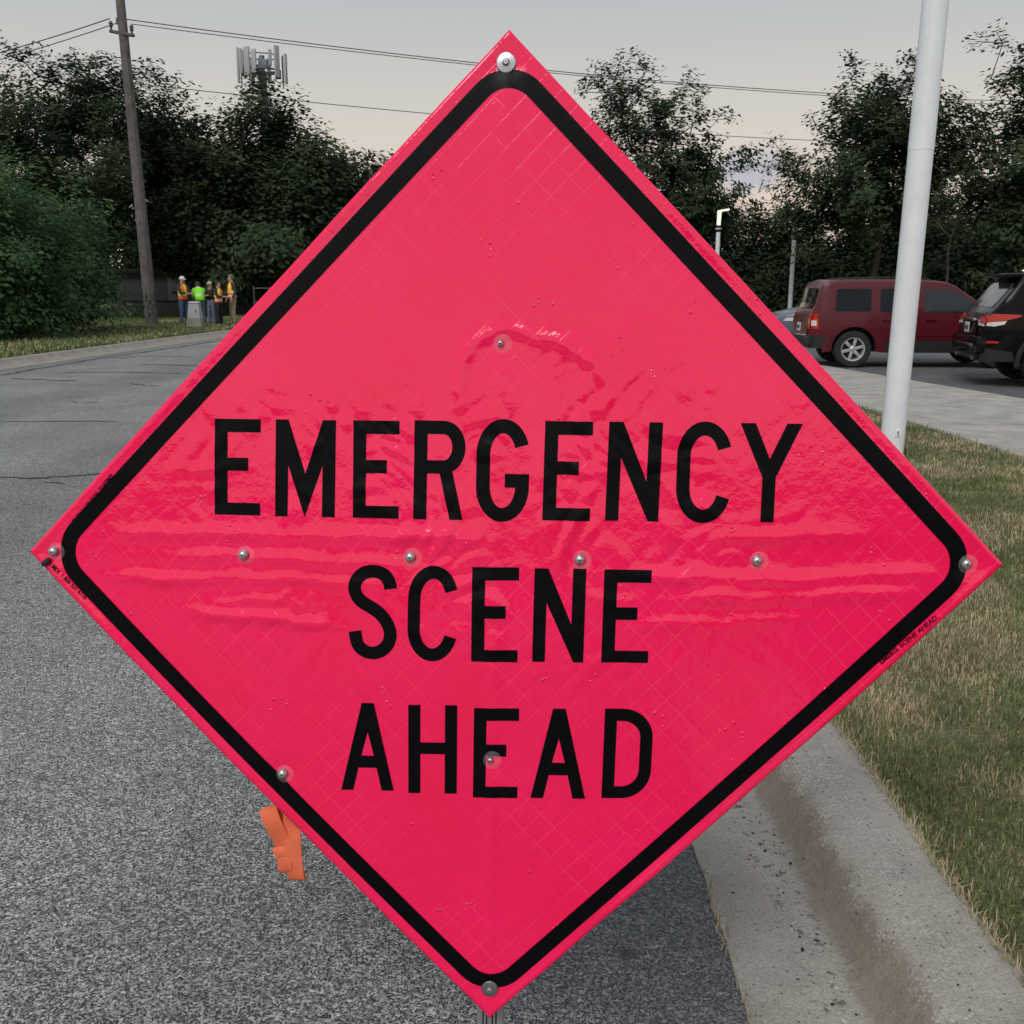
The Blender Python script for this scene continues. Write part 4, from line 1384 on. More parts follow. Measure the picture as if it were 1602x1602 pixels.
def ring_arch(cx, cz, r0, r1, a0, a1, n=22, squash=1.0):
    o = [(cx + r1 * math.cos(R(a0 + (a1 - a0) * i / n)) * squash, cz + r1 * math.sin(R(a0 + (a1 - a0) * i / n))) for i in range(n + 1)]
    i_ = [(cx + r0 * math.cos(R(a1 + (a0 - a1) * i / n)), cz + r0 * math.sin(R(a1 + (a0 - a1) * i / n))) for i in range(n + 1)]
    return o + i_


def rrect(x0, z0, x1, z1, r=.04, skew0=0.0, skew1=0.0, n=4):
    P = []
    for (cx, cz, a0) in ((x1 - r, z1 - r, 0), (x0 + r, z1 - r, 90), (x0 + r, z0 + r, 180), (x1 - r, z0 + r, 270)):
        for i in range(n + 1):
            a_ = R(a0 + 90 * i / n)
            x, z = cx + r * math.cos(a_), cz + r * math.sin(a_)
            t = (z - z0) / (z1 - z0)
            P.append((x + (skew0 if cx < (x0 + x1) / 2 else skew1) * t, z))
    return P


LOTZ = .085
# ---- boxy dark red SUV
M_RED = car_paint("dark_red_paint", (.085, .005, .012), .3, .2)
top = [(0, .80), (.02, .96), (.06, 1.04), (.11, 1.16), (.195, 1.50), (.235, 1.57), (.34, 1.60), (1.2, 1.615), (2.2, 1.60), (2.48, 1.57), (2.62, 1.51), (3.17, 1.13), (3.30, 1.075), (3.9, 1.03), (4.22, .97), (4.34, .88), (4.41, .66)]
bot = [(0, .46), (.25, .34), (.6, .30), (3.9, .28), (4.3, .33), (4.41, .42)]
red = Car("suv", "boxy dark red SUV with silver wheels parked behind the white pole", "car", (5.66, 20.35, LOTZ), R(-4.5), 4.41, 1.76, top, bot, .985, .12, M_RED, "cars in the car park")
RW, FW, WR = .82, 3.45, .345
red.corner = .042
red.body([(RW, WR), (FW, WR)], 1.17)
for sd in (-1, 1):
    for wx in (RW, FW):
        red.wheel(wx, sd, WR, spokes=6)
        red.side("wheel_arch_flare", ring_arch(wx, WR + .015, WR * 1.17, WR * 1.17 + .15, -8, 188, squash=1.05), M_RED, sd, .030, thick=.05, step=.07)
    red.side("window", rrect(.44, 1.045, 1.10, 1.455, .035, .03, .0), M_TINT, sd, .006)
    red.side("window", rrect(1.26, 1.04, 1.93, 1.455, .035, .01, -.01), M_TINT, sd, .006)
    w_ = red.side("window", [(2.06, 1.035), (2.06, 1.445), (2.54, 1.445), (2.68, 1.38), (2.99, 1.16), (3.02, 1.06), (2.98, 1.035)], M_CLEARGLASS, sd, .006)
    red.side("side_skirt", [(RW + .56, .285), (RW + .50, .50), (FW - .50, .50), (FW - .56, .285)], M_PLASTIC, sd, .016, thick=.03)
    red.side("door", [(1.33, .515), (1.22, .80), (1.20, .975), (1.96, .975), (1.96, .515)], M_RED, sd, .008, thick=.012)
    red.side("door", [(2.0, .515), (2.0, .975), (3.02, .975), (3.02, .515)], M_RED, sd, .008, thick=.012)
    red.side("trim_strip", [(1.4, .60), (1.4, .625), (3.0, .625), (3.0, .60)], M_RED, sd, .022, thick=.02)
    for hx_ in (1.30, 2.10):
        red.side("door_handle", rrect(hx_, .885, hx_ + .19, .925, .018), M_RED, sd, .042, thick=.03)
    red.side("tail_light", [(.035, .72), (.03, 1.0), (.14, 1.0), (.17, .72)], M_LAMPRED, sd, .008)
    red.side("reverse_light", [(.036, .775), (.034, .875), (.120, .875), (.130, .775)], M_LAMPWHITE, sd, .013, thick=.012)
    red.rear("tail_light", [(sd * .70, .72), (sd * .70, 1.0), (sd * .80, 1.0), (sd * .80, .72)], M_LAMPRED, .008)
    red.side("bumper_corner", [(.0, .36), (.0, .58), (.44, .58), (.40, .36)], M_PLASTIC, sd, .020, thick=.05)
    bm = bmesh.new()
    bm_box(bm, Vector((2.98, sd * 1.00, 1.115)), Vector((.11, .20, .15)), None, .035)
    bmobj("wing_mirror", bm, M_PLASTIC, red.root)
    tube("roof_rail", [(.55, sd * .60, 1.62), (.65, sd * .60, 1.65), (1.3, sd * .605, 1.662), (2.1, sd * .60, 1.65), (2.22, sd * .60, 1.61)], .013, M_PLASTIC, red.root, 8)
    red.side("headlight", [(4.08, .80), (4.08, .93), (4.20, .93), (4.24, .80)], M_LAMPWHITE, sd, .006)
red.rear("rear_window", rrect(-.60, 1.09, .60, 1.47, .06), M_TINT, .010)
red.rear("tailgate", rrect(-.66, .60, .66, .96, .05), M_RED, .010, thick=.012)
red.rear_box("rear_bumper", -.80, .80, .40, .60, -.085, .06, M_PLASTIC, bevel=.035)
red.rear_box("bumper_step", -.62, .62, .585, .612, -.080, .0, M_CHROME, bevel=.008)
red.plate(0, .74, -.035)
red.over("windscreen", [(2.66, -.56), (2.66, .56), (3.14, .62), (3.14, -.62)], M_TINT, .004)
red.rear_box("front_bumper", -.74, .74, .40, .60, 4.34, 4.46, M_PLASTIC, bevel=.04)
red.rear_box("grille", -.38, .38, .70, .90, 4.32, 4.40, M_PLASTIC, bevel=.02)
tube("aerial", [(2.9, -.70, 1.09), (2.80, -.70, 1.55)], .004, M_PLASTIC, red.root, 6)

# ---- glossy black SUV, mostly out of frame
M_BLACK = car_paint("black_paint", (.0030, .0033, .0045), .12, .0, .22)
top = [(0, .84), (.03, 1.00), (.08, 1.09), (.17, 1.20), (.46, 1.58), (.54, 1.66), (.72, 1.715), (1.4, 1.755), (2.3, 1.745), (2.7, 1.69), (3.5, 1.20), (3.7, 1.16), (4.4, 1.08), (4.68, 1.0), (4.78, .86), (4.82, .62)]
bot = [(0, .50), (.25, .40), (.6, .33), (4.2, .30), (4.7, .35), (4.82, .45)]
blk = Car("suv", "glossy black SUV with wraparound red tail light at the right edge", "car", (7.30, 16.55, LOTZ), R(-11.7), 4.82, 1.94, top, bot, 1.13, .17, M_BLACK, "cars in the car park")
RW, FW, WR = .98, 3.895, .38
blk.body([(RW, WR), (FW, WR)], 1.16)
for sd in (-1, 1):
    for wx in (RW, FW):
        blk.wheel(wx, sd, WR, .25, .25, 5)
        blk.side("wheel_arch_flare", ring_arch(wx, WR + .015, WR * 1.16, WR * 1.16 + .075, -10, 190), M_PLASTIC, sd, .026, thick=.05, step=.07)
    blk.side("window", [(.80, 1.20), (.86, 1.52), (1.38, 1.56), (1.38, 1.19)], M_TINT, sd, .006)
    blk.side("window", rrect(1.46, 1.185, 2.22, 1.575, .04, .02, -.02), M_TINT, sd, .006)
    blk.side("window", [(2.32, 1.18), (2.32, 1.575), (2.62, 1.56), (3.22, 1.22), (3.22, 1.18)], M_TINT, sd, .006)
    blk.side("window_trim", [(.73, 1.15), (.80, 1.54), (.835, 1.575), (1.5, 1.625), (2.64, 1.60), (2.64, 1.585), (1.5, 1.605), (.86, 1.545), (.775, 1.17), (3.3, 1.17), (3.3, 1.15)], M_CHROME, sd, .010, thick=.02)
    blk.side("tail_light", [(.04, .975), (.05, 1.065), (.12, 1.105), (.46, 1.095), (.52, 1.075), (.40, 1.035), (.28, 1.005), (.10, .985)], M_LAMPRED, sd, .012)
    blk.side("reverse_light", [(.04, .925), (.05, .970), (.10, .980), (.30, 1.000), (.27, .950), (.14, .918)], M_LAMPWHITE, sd, .014)
    blk.rear("tail_light", [(sd * .50, .98), (sd * .50, 1.06), (sd * .80, 1.09), (sd * .86, .96)], M_LAMPRED, .012)
    blk.rear("reverse_light", [(sd * .56, .925), (sd * .54, .975), (sd * .84, .955), (sd * .84, .92)], M_LAMPWHITE, .012)
    blk.side("side_skirt", [(RW + .55, .31), (RW + .52, .44), (FW - .52, .44), (FW - .55, .31)], M_PLASTIC, sd, .016, thick=.03)
    blk.side("bumper_corner", [(.0, .38), (.0, .60), (.42, .54), (.46, .40)], M_PLASTIC, sd, .018, thick=.05)
    blk.side("reflector", rrect(.06, .665, .22, .70, .015), M_LAMPRED, sd, .012, thick=.012)
    blk.side("door", [(1.52, .48), (1.42, .80), (1.42, 1.12), (2.25, 1.12), (2.25, .48)], M_BLACK, sd, .008, thick=.012)
    blk.side("door", [(2.29, .48), (2.29, 1.12), (3.34, 1.12), (3.34, .48)], M_BLACK, sd, .008, thick=.012)
    for hx_ in (1.60, 2.42):
        blk.side("door_handle", rrect(hx_, .985, hx_ + .2, 1.03, .02), M_BLACK, sd, .045, thick=.03)
    bm = bmesh.new()
    bm_box(bm, Vector((3.16, sd * 1.10, 1.235)), Vector((.12, .22, .16)), None, .04)
    bmobj("wing_mirror", bm, M_BLACK, blk.root)
    tube("roof_rail", [(.85, sd * .63, 1.745), (.95, sd * .63, 1.79), (1.6, sd * .64, 1.815), (2.4, sd * .63, 1.80), (2.55, sd * .62, 1.75)], .016, M_CHROME, blk.root, 8)
    blk.side("headlight", [(4.42, .86), (4.42, .98), (4.58, .97), (4.62, .86)], M_LAMPWHITE, sd, .006)
    tube("exhaust_tip", [(.02, sd * .55, .44), (-.07, sd * .55, .435)], .042, M_CHROME, blk.root, 14)
blk.rear("rear_window", rrect(-.66, 1.20, .66, 1.56, .06), mat("black_rear_glass", (.03, .035, .04), .05, spec=.9), .010)
blk.rear("tailgate", rrect(-.50, .70, .50, 1.10, .05), M_BLACK, .012, thick=.014)
blk.rear_box("spoiler", -.66, .66, 1.64, 1.70, .28, .66, M_BLACK, bevel=.022)
blk.rear_box("rear_bumper", -.86, .86, .50, .76, -.085, .10, M_BLACK, bevel=.05)
blk.rear_box("bumper_chrome", -.62, .62, .615, .645, -.095, -.02, M_CHROME, bevel=.008)
blk.rear_box("diffuser", -.70, .70, .40, .50, -.05, .10, M_PLASTIC, bevel=.03)
blk.rear_box("handle_bar", -.40, .40, .985, 1.02, -.045, .0, M_CHROME, bevel=.008)
blk.plate(0, .88, -.040)
tube("rear_wiper", [(.19, .05, 1.235), (.22, -.14, 1.265), (.23, -.38, 1.27)], [.014, .010, .006], M_PLASTIC, blk.root, 6)
blk.over("windscreen", [(2.78, -.62), (2.78, .62), (3.46, .70), (3.46, -.70)], M_TINT, .004)
blk.rear_box("grille", -.55, .55, .72, .96, 4.72, 4.80, M_PLASTIC, bevel=.02)
blk.rear_box("front_bumper", -.80, .80, .42, .62, 4.74, 4.88, M_PLASTIC, bevel=.05)

# ---- blue grey saloon, nose showing behind the red car
M_BLUE = car_paint("blue_grey_paint", (.10, .125, .165))
top = [(0, .62), (.05, .86), (.12, .98), (.75, 1.02), (1.35, 1.34), (1.75, 1.43), (2.4, 1.435), (2.75, 1.38), (3.55, .98), (3.75, .93), (4.4, .80), (4.62, .70), (4.70, .52)]
bot = [(0, .40), (.3, .24), (4.3, .20), (4.7, .28)]
sal = Car("saloon_car", "blue grey saloon car with its nose showing left of the red car", "car", (11.45, 27.6, LOTZ), R(181), 4.70, 1.82, top, bot, .92, .22, M_BLUE, "cars in the car park")
RW, FW, WR = 1.0, 3.75, .325
sal.body([(RW, WR), (FW, WR)], 1.15)
for sd in (-1, 1):
    for wx in (RW, FW):
        sal.wheel(wx, sd, WR, .21, .215, 5)
    sal.side("window", [(.98, .96), (1.38, 1.30), (2.05, 1.36), (2.05, .95)], M_TINT, sd, .006)
    sal.side("window", [(2.12, .95), (2.12, 1.36), (2.66, 1.33), (3.30, .98), (3.30, .94)], M_TINT, sd, .006)
    sal.side("headlight", [(4.12, .62), (4.12, .72), (4.42, .70), (4.50, .62)], M_LAMPWHITE, sd, .006)
    sal.side("tail_light", [(.06, .76), (.06, .90), (.34, .92), (.34, .80)], M_LAMPRED, sd, .006)
    sal.side("door", [(1.45, .34), (1.30, .90), (2.06, .90), (2.06, .34)], M_BLUE, sd, .006, thick=.01)
    sal.side("door", [(2.10, .34), (2.10, .90), (3.15, .90), (3.20, .34)], M_BLUE, sd, .006, thick=.01)
    for hx_ in (1.45, 2.22):
        sal.side("door_handle", rrect(hx_, .80, hx_ + .18, .835, .015), M_BLUE, sd, .035, thick=.03)
    bm = bmesh.new()
    bm_box(bm, Vector((3.05, sd * 1.0, .99)), Vector((.10, .18, .12)), None, .03)
    bmobj("wing_mirror", bm, M_BLUE, sal.root)
sal.over("windscreen", [(2.82, -.62), (2.82, .62), (3.52, .74), (3.52, -.74)], M_CLEARGLASS, .004)
sal.over("rear_window", [(.78, -.66), (.78, .66), (1.32, .58), (1.32, -.58)], M_TINT, .004)
sal.rear_box("front_bumper", -.70, .70, .28, .46, 4.62, 4.74, M_BLUE, bevel=.05)
sal.rear_box("grille", -.40, .40, .48, .62, 4.62, 4.71, M_PLASTIC, bevel=.02)


# ==================================================================== POLES, LAMPS, WIRES, TOWER
pole = empty("lamp_post", (3.335, 8.9, .10), "tall white painted steel pole standing in the dry grass beside the sign", "pole")
PH = 8.2
def ptop(z): return Vector((.0185 * z, .004 * z, z))
tube("pole_shaft", [ptop(-.25), ptop(.02), ptop(2.6)], [.1015, .1015, .1015], M_WHITEPAINT, pole, 32)
tube("pole_shaft", [ptop(2.6), ptop(5.5), ptop(PH)], [.1035, .1025, .101], M_WHITEPAINT, pole, 32)
V, F = lathe_geo([(.106, -.03), (.118, -.02), (.118, .05), (.104, .062)], 32)
mesh("collar", V, F, M_WHITEPAINT, pole)
hp = ptop(.26)
hh = box("hand_hole_cover", hp + Vector((.006, -.1015, 0)), (.045, .006, .075), M_WHITEPAINT, pole, .002)
bm = bmesh.new()
for dx, dz, sx, sz in ((0, .01, .010, .022), (.004, -.018, .007, .016), (-.005, -.004, .006, .010)):
    bm_box(bm, hp + Vector((.006 + dx, -.1050, dz)), Vector((sx, .003, sz)), None, .001)
bmobj("rust_chip", bm, M_RUST, hh)
tube("lamp_arm", [ptop(PH - .15), ptop(PH - .1) + Vector((.5, 0, .05)), ptop(PH - .1) + Vector((.9, 0, .06))], .03, M_WHITEPAINT, pole, 10)
bm = bmesh.new(); bm_box(bm, ptop(PH - .1) + Vector((1.15, 0, .06)), Vector((.62, .34, .16)), None, .04)
bmobj("lamp_head", bm, M_ANT, pole)

M_GLOW = D.materials.new("lamp_and_lit_pole_top"); M_GLOW.use_nodes = True
gp = M_GLOW.node_tree.nodes["Principled BSDF"]
gp.inputs["Base Color"].default_value = (.7, .72, .6, 1)
gp.inputs["Emission Color"].default_value = (.90, 1.0, .72, 1); gp.inputs["Emission Strength"].default_value = .75
for (x, y, h, lb, lit) in ((9.33, 48, 4.88, "white car park lamp post with a lit pale green head just right of the sign", True), (13.32, 50, 4.62, "slim white lamp post rising behind the nose of the blue grey car", False)):
    lp = empty("lamp_post", (x, y, 0), lb, "lamp post", "slim lamp posts in the car park")
    hs = h - .95
    tube("pole_shaft", [(0, 0, -.2), (.02, 0, hs)], [.115, .10], M_WHITEPAINT, lp, 14)
    tube("joint_band", [(.02, 0, hs), (.021, 0, hs + .30)], .085, M_PLASTIC, lp, 14)
    tube("joint_cap", [(.0205, 0, hs + .11), (.0205, 0, hs + .19)], .15, M_ANT, lp, 14)
    if lit:
        tube("pole_top", [(.02, 0, hs + .30), (.04, 0, h)], [.09, .10], M_GLOW, lp, 14)  # pole top made to glow, standing in for light from the lamp head
        bm = bmesh.new(); bm_box(bm, Vector((.27, 0, h + .01)), Vector((.40, .26, .09)), Matrix.Rotation(R(-8), 3, "Y"), .03)
        bmobj("lamp_head", bm, M_GLOW, lp)
    else:
        tube("pole_top", [(.02, 0, hs + .30), (.03, 0, h)], [.10, .10], M_WHITEPAINT, lp, 14)
        tube("lamp_cap", [(.03, 0, h), (.03, 0, h + .08)], [.13, .09], M_PLASTIC, lp, 14)

# timber utility pole
UX, UY = -13.30, 38.4
up = empty("utility_pole", (UX, UY, .10), "leaning weathered wooden utility pole behind the left bushes", "pole")
def upt(z): return Vector((-.0235 * z, 0, z))
tube("pole_shaft", [upt(-.4), upt(0), upt(4), upt(8), upt(13.5)], [.235, .23, .205, .175, .135], M_WOOD, up, 18)
arm_a, arm_b = upt(10.0) + Vector((-.72, .75, .30)), upt(10.0) + Vector((.60, -.75, -.18))
arm = tube("crossarm", [arm_a, arm_b], .062, M_WOOD, up, 6)
tube("arm_brace", [arm_b.lerp(arm_a, .22), upt(9.3) + Vector((.12, -.1, 0))], .022, M_DARKSTEEL, up, 6)
for t in (.04, .94):
    p = arm_a.lerp(arm_b, t)
    V, F = lathe_geo([(.001, .34), (.05, .33), (.075, .26), (.05, .22), (.075, .18), (.04, .12), (.025, .02)], 10)
    mesh("insulator", [Vector(q) + p for q in V], F, M_CERAM, up)
p = upt(10.45) + Vector((-.16, 0, 0))
V, F = lathe_geo([(.001, .12), (.06, .1), (.06, -.1), (.001, -.12)], 10)
mesh("insulator", [Vector(q) + p for q in V], F, M_CERAM, up)
tube("ground_strap", [upt(.55) + Vector((-.2, -.13, 0)), upt(.55) + Vector((0, -.245, 0)), upt(.55) + Vector((.2, -.13, 0))], .018, M_DARKSTEEL, up, 6)
tube("ground_wire", [upt(.1) + Vector((.12, -.205, 0)), upt(4) + Vector((.1, -.19, 0)), upt(9.5) + Vector((.08, -.165, 0))], .012, M_DARKSTEEL, up, 5)


def wire(a_, b_, sag, label, r=.018, n=26):
    a_, b_ = Vector(a_), Vector(b_)
    P = []
    for i in range(n + 1):
        t = i / n
        p = a_.lerp(b_, t); p.z -= sag * 4 * t * (1 - t)
        P.append(p)
    V, F = tube_geo(P, r, 5, False)
    o = mesh("power_line", V, F, M_WIRE)
    return tag(o, label, "power line", "overhead wires on the utility pole")


U0 = Vector((UX, UY, .10))
tA = U0 + arm_a + Vector((0, 0, .36)); tB = U0 + arm_b.lerp(arm_a, .06) + Vector((0, 0, .36)); tC = U0 + upt(10.45) + Vector((.16, 0, .06))
wire(tC, (44, 66, 12.6), 1.05, "upper overhead wire running right from the leaning wooden pole", .018)
wire(tB, (45, 64.5, 12.0), .95, "lower overhead wire running right from the crossarm of the wooden pole", .015)
wire(tA + Vector((0, 0, .05)), (-47, 66, 13.6), .9, "upper overhead wire running left from the leaning wooden pole", .020)
wire(U0 + upt(10.45) + Vector((-.16, 0, -.05)), (-47, 65, 12.8), .9, "lower overhead wire running left from the crossarm of the wooden pole", .017)
wire(U0 + upt(8.45), (45, 66, 10.2), 1.0, "thin lowest cable running right behind the treetops and the sign", .015)
wire(U0 + upt(8.3), (-47, 66, 11.0), .9, "thin lowest cable running left behind the treetops", .013)

# cell tower
ct = empty("cell_tower", (-18.25, 80, -.1), "grey mobile phone mast with panel antennas rising behind the left trees", "tower")
tube("mast_tube", [(0, 0, -.3), (0, 0, 8), (0, 0, 16.9)], [.52, .40, .30], M_TOWER, ct, 16)
for z in (16.95, 17.95):
    P = [Vector((1.25 * math.cos(w), 1.25 * math.sin(w), z)) for w in np.linspace(0, 2 * math.pi, 13)]
    V, F = tube_geo(P, .07 if z < 17 else .045, 6, False)
    mesh("ring_frame", V, F, M_TOWER, ct)
for k_ in range(3):
    w = 2 * math.pi * k_ / 3 + .35
    tube("frame_arm", [(0, 0, 16.85), (1.3 * math.cos(w), 1.3 * math.sin(w), 16.95)], .085, M_TOWER, ct, 8)
tube("mast_tube", [(0, 0, 16.5), (0, 0, 18.0)], .2, M_TOWER, ct, 12)
for k_, (x, y, zb, zt, wd) in enumerate([(-1.78, .1, 16.15, 18.60, .20), (-1.30, -.9, 16.60, 18.30, .26), (-.80, -1.25, 16.45, 18.35, .52), (-.28, -1.30, 16.60, 18.2, .34), (.85, -1.1, 17.1, 18.2, .22),
                                         (1.28, -.9, 16.35, 18.50, .42), (1.78, -.35, 16.0, 18.05, .32), (1.55, .6, 16.4, 18.1, .3), (-1.0, 1.1, 16.4, 18.1, .32), (.2, 1.3, 16.4, 18.1, .32)]):
    ap = box("panel_antenna", (x, y, (zb + zt) / 2), (wd, .16, zt - zb), M_ANT, ct, .03, Matrix.Rotation(math.atan2(y, x) + R(90), 3, "Z"))
    tube("mount_pipe", [(x * .88, y * .88, zb - .25), (x * .88, y * .88, zt - .1)], .05, M_TOWER, ct, 8)
for (x, y, z) in ((.15, -1.1, 17.35), (.45, -1.15, 17.2), (-.1, -.9, 16.9), (1.3, -.6, 16.6), (-1.2, -.6, 16.8)):
    box("radio_unit", (x, y, z), (.34, .22, .62), M_TOWER, ct, .03)

# grey block building behind the workers
bd = empty("block_building", (-16.9, 57.0, -.1), "low grey building half hidden behind the workers and tree trunks", "building")
box("wall", (0, 0, 1.15), (9.2, .3, 2.3), M_BLOCK, bd, .01)
box("wall", (-4.45, 2.0, 1.15), (.3, 3.69, 2.3), M_BLOCK, bd, .01)
box("wall", (4.45, 2.0, 1.15), (.3, 3.69, 2.3), M_BLOCK, bd, .01)
box("roof", (0, 2.0, 2.42), (9.8, 4.9, .24), M_PLASTIC, bd, .03)
dr = box("door", (-1.3, -.175, 1.45), (.95, .05, 1.2), mat("pale_panel", (.17, .18, .20), .6), bd, .01)
box("door_vent", (-1.3, -.205, 1.3), (.5, .02, .12), M_PLASTIC, dr)
box("ledge", (-.6, -.18, .85), (7.4, .06, .05), M_PLASTIC, bd)
# steel gate frame right of the workers
gt_ = empty("metal_gate", (-10.6, 47.0, .0), "grey tubular gate in the shade right of the workers", "gate")
M_GATE = mat("galvanised_tube", (.07, .075, .08), .5, metal=.4)
for x in (-1.0, -.1, .9): tube("post", [(x, 0, -.2), (x, 0, 1.55)], .04, M_GATE, gt_, 8)
for z in (.25, .85, 1.45): tube("rail", [(-1.0, 0, z), (.9, 0, z)], .028, M_GATE, gt_, 8)

# utility pedestal on the verge
pd = empty("utility_pedestal", (-11.05, 36.3, .10), "grey tapered utility cabinet on a concrete base in front of the workers", "cabinet")
def frustum(name, w0, w1, d0, d1, z0, z1, m, parent, off=(0, 0), bev=.012):
    bm = bmesh.new()
    q0 = [bm.verts.new((sx * w0 / 2, sy * d0 / 2, z0)) for sx, sy in ((-1, -1), (1, -1), (1, 1), (-1, 1))]
    q1 = [bm.verts.new((off[0] + sx * w1 / 2, off[1] + sy * d1 / 2, z1)) for sx, sy in ((-1, -1), (1, -1), (1, 1), (-1, 1))]
    bm.faces.new(q0[::-1]); bm.faces.new(q1)
    for i in range(4): bm.faces.new((q0[i], q0[(i + 1) % 4], q1[(i + 1) % 4], q1[i]))
    bmesh.ops.bevel(bm, geom=bm.edges[:], offset=bev, segments=1, affect="EDGES")
    return bmobj(name, bm, m, parent, angle=30)
frustum("concrete_base", .56, .50, .5, .46, -.25, .36, M_LKERB, pd)
cab = frustum("cabinet_shell", .45, .34, .40, .30, .362, .88, M_ANT, pd)
frustum("lid", .38, .30, .34, .26, .882, .95, M_ANT, pd)
box("latch", (.09, -.192, .62), (.03, .02, .08), M_DARKSTEEL, cab)


# ==================================================================== WORKERS
def skin_obj(name, joints, bones, m, parent, sub=1):
    """joints: name -> (pos, radius)"""
    names = list(joints)
    me_ = D.meshes.new(name)
    me_.from_pydata([joints[k_][0] for k_ in names], [(names.index(a_), names.index(b_)) for a_, b_ in bones], [])
    o = D.objects.new(name, me_); COL.objects.link(o)
    me_.materials.append(m)
    md = o.modifiers.new("skin", "SKIN"); md.use_smooth_shade = True
    layer = me_.skin_vertices[0].data if me_.skin_vertices else None
    if layer is None:
        me_.attributes.new  # never reached in 4.5: the modifier makes the layer
    for i, k_ in enumerate(names):
        r = joints[k_][1]
        me_.skin_vertices[0].data[i].radius = r if isinstance(r, (tuple, list)) else (r, r)
        me_.skin_vertices[0].data[i].use_root = (i == 0)
    if sub:
        sd = o.modifiers.new("smooth", "SUBSURF"); sd.levels = sub; sd.render_levels = sub
    o.parent = parent
    return o


M_SKIN = mat("skin", (.42, .24, .17), .55, var=.08, scale=8)
M_BOOT = mat("work_boot", (.05, .035, .025), .8)
VY, VO, VS, VG = mat("vest_yellow", (.78, .72, .10), .8, var=.06), mat("vest_orange", (.88, .17, .025), .8, var=.06), mat("reflective_tape", (.62, .62, .60), .5), mat("vest_lime", (.24, .85, .03), .8, var=.06)


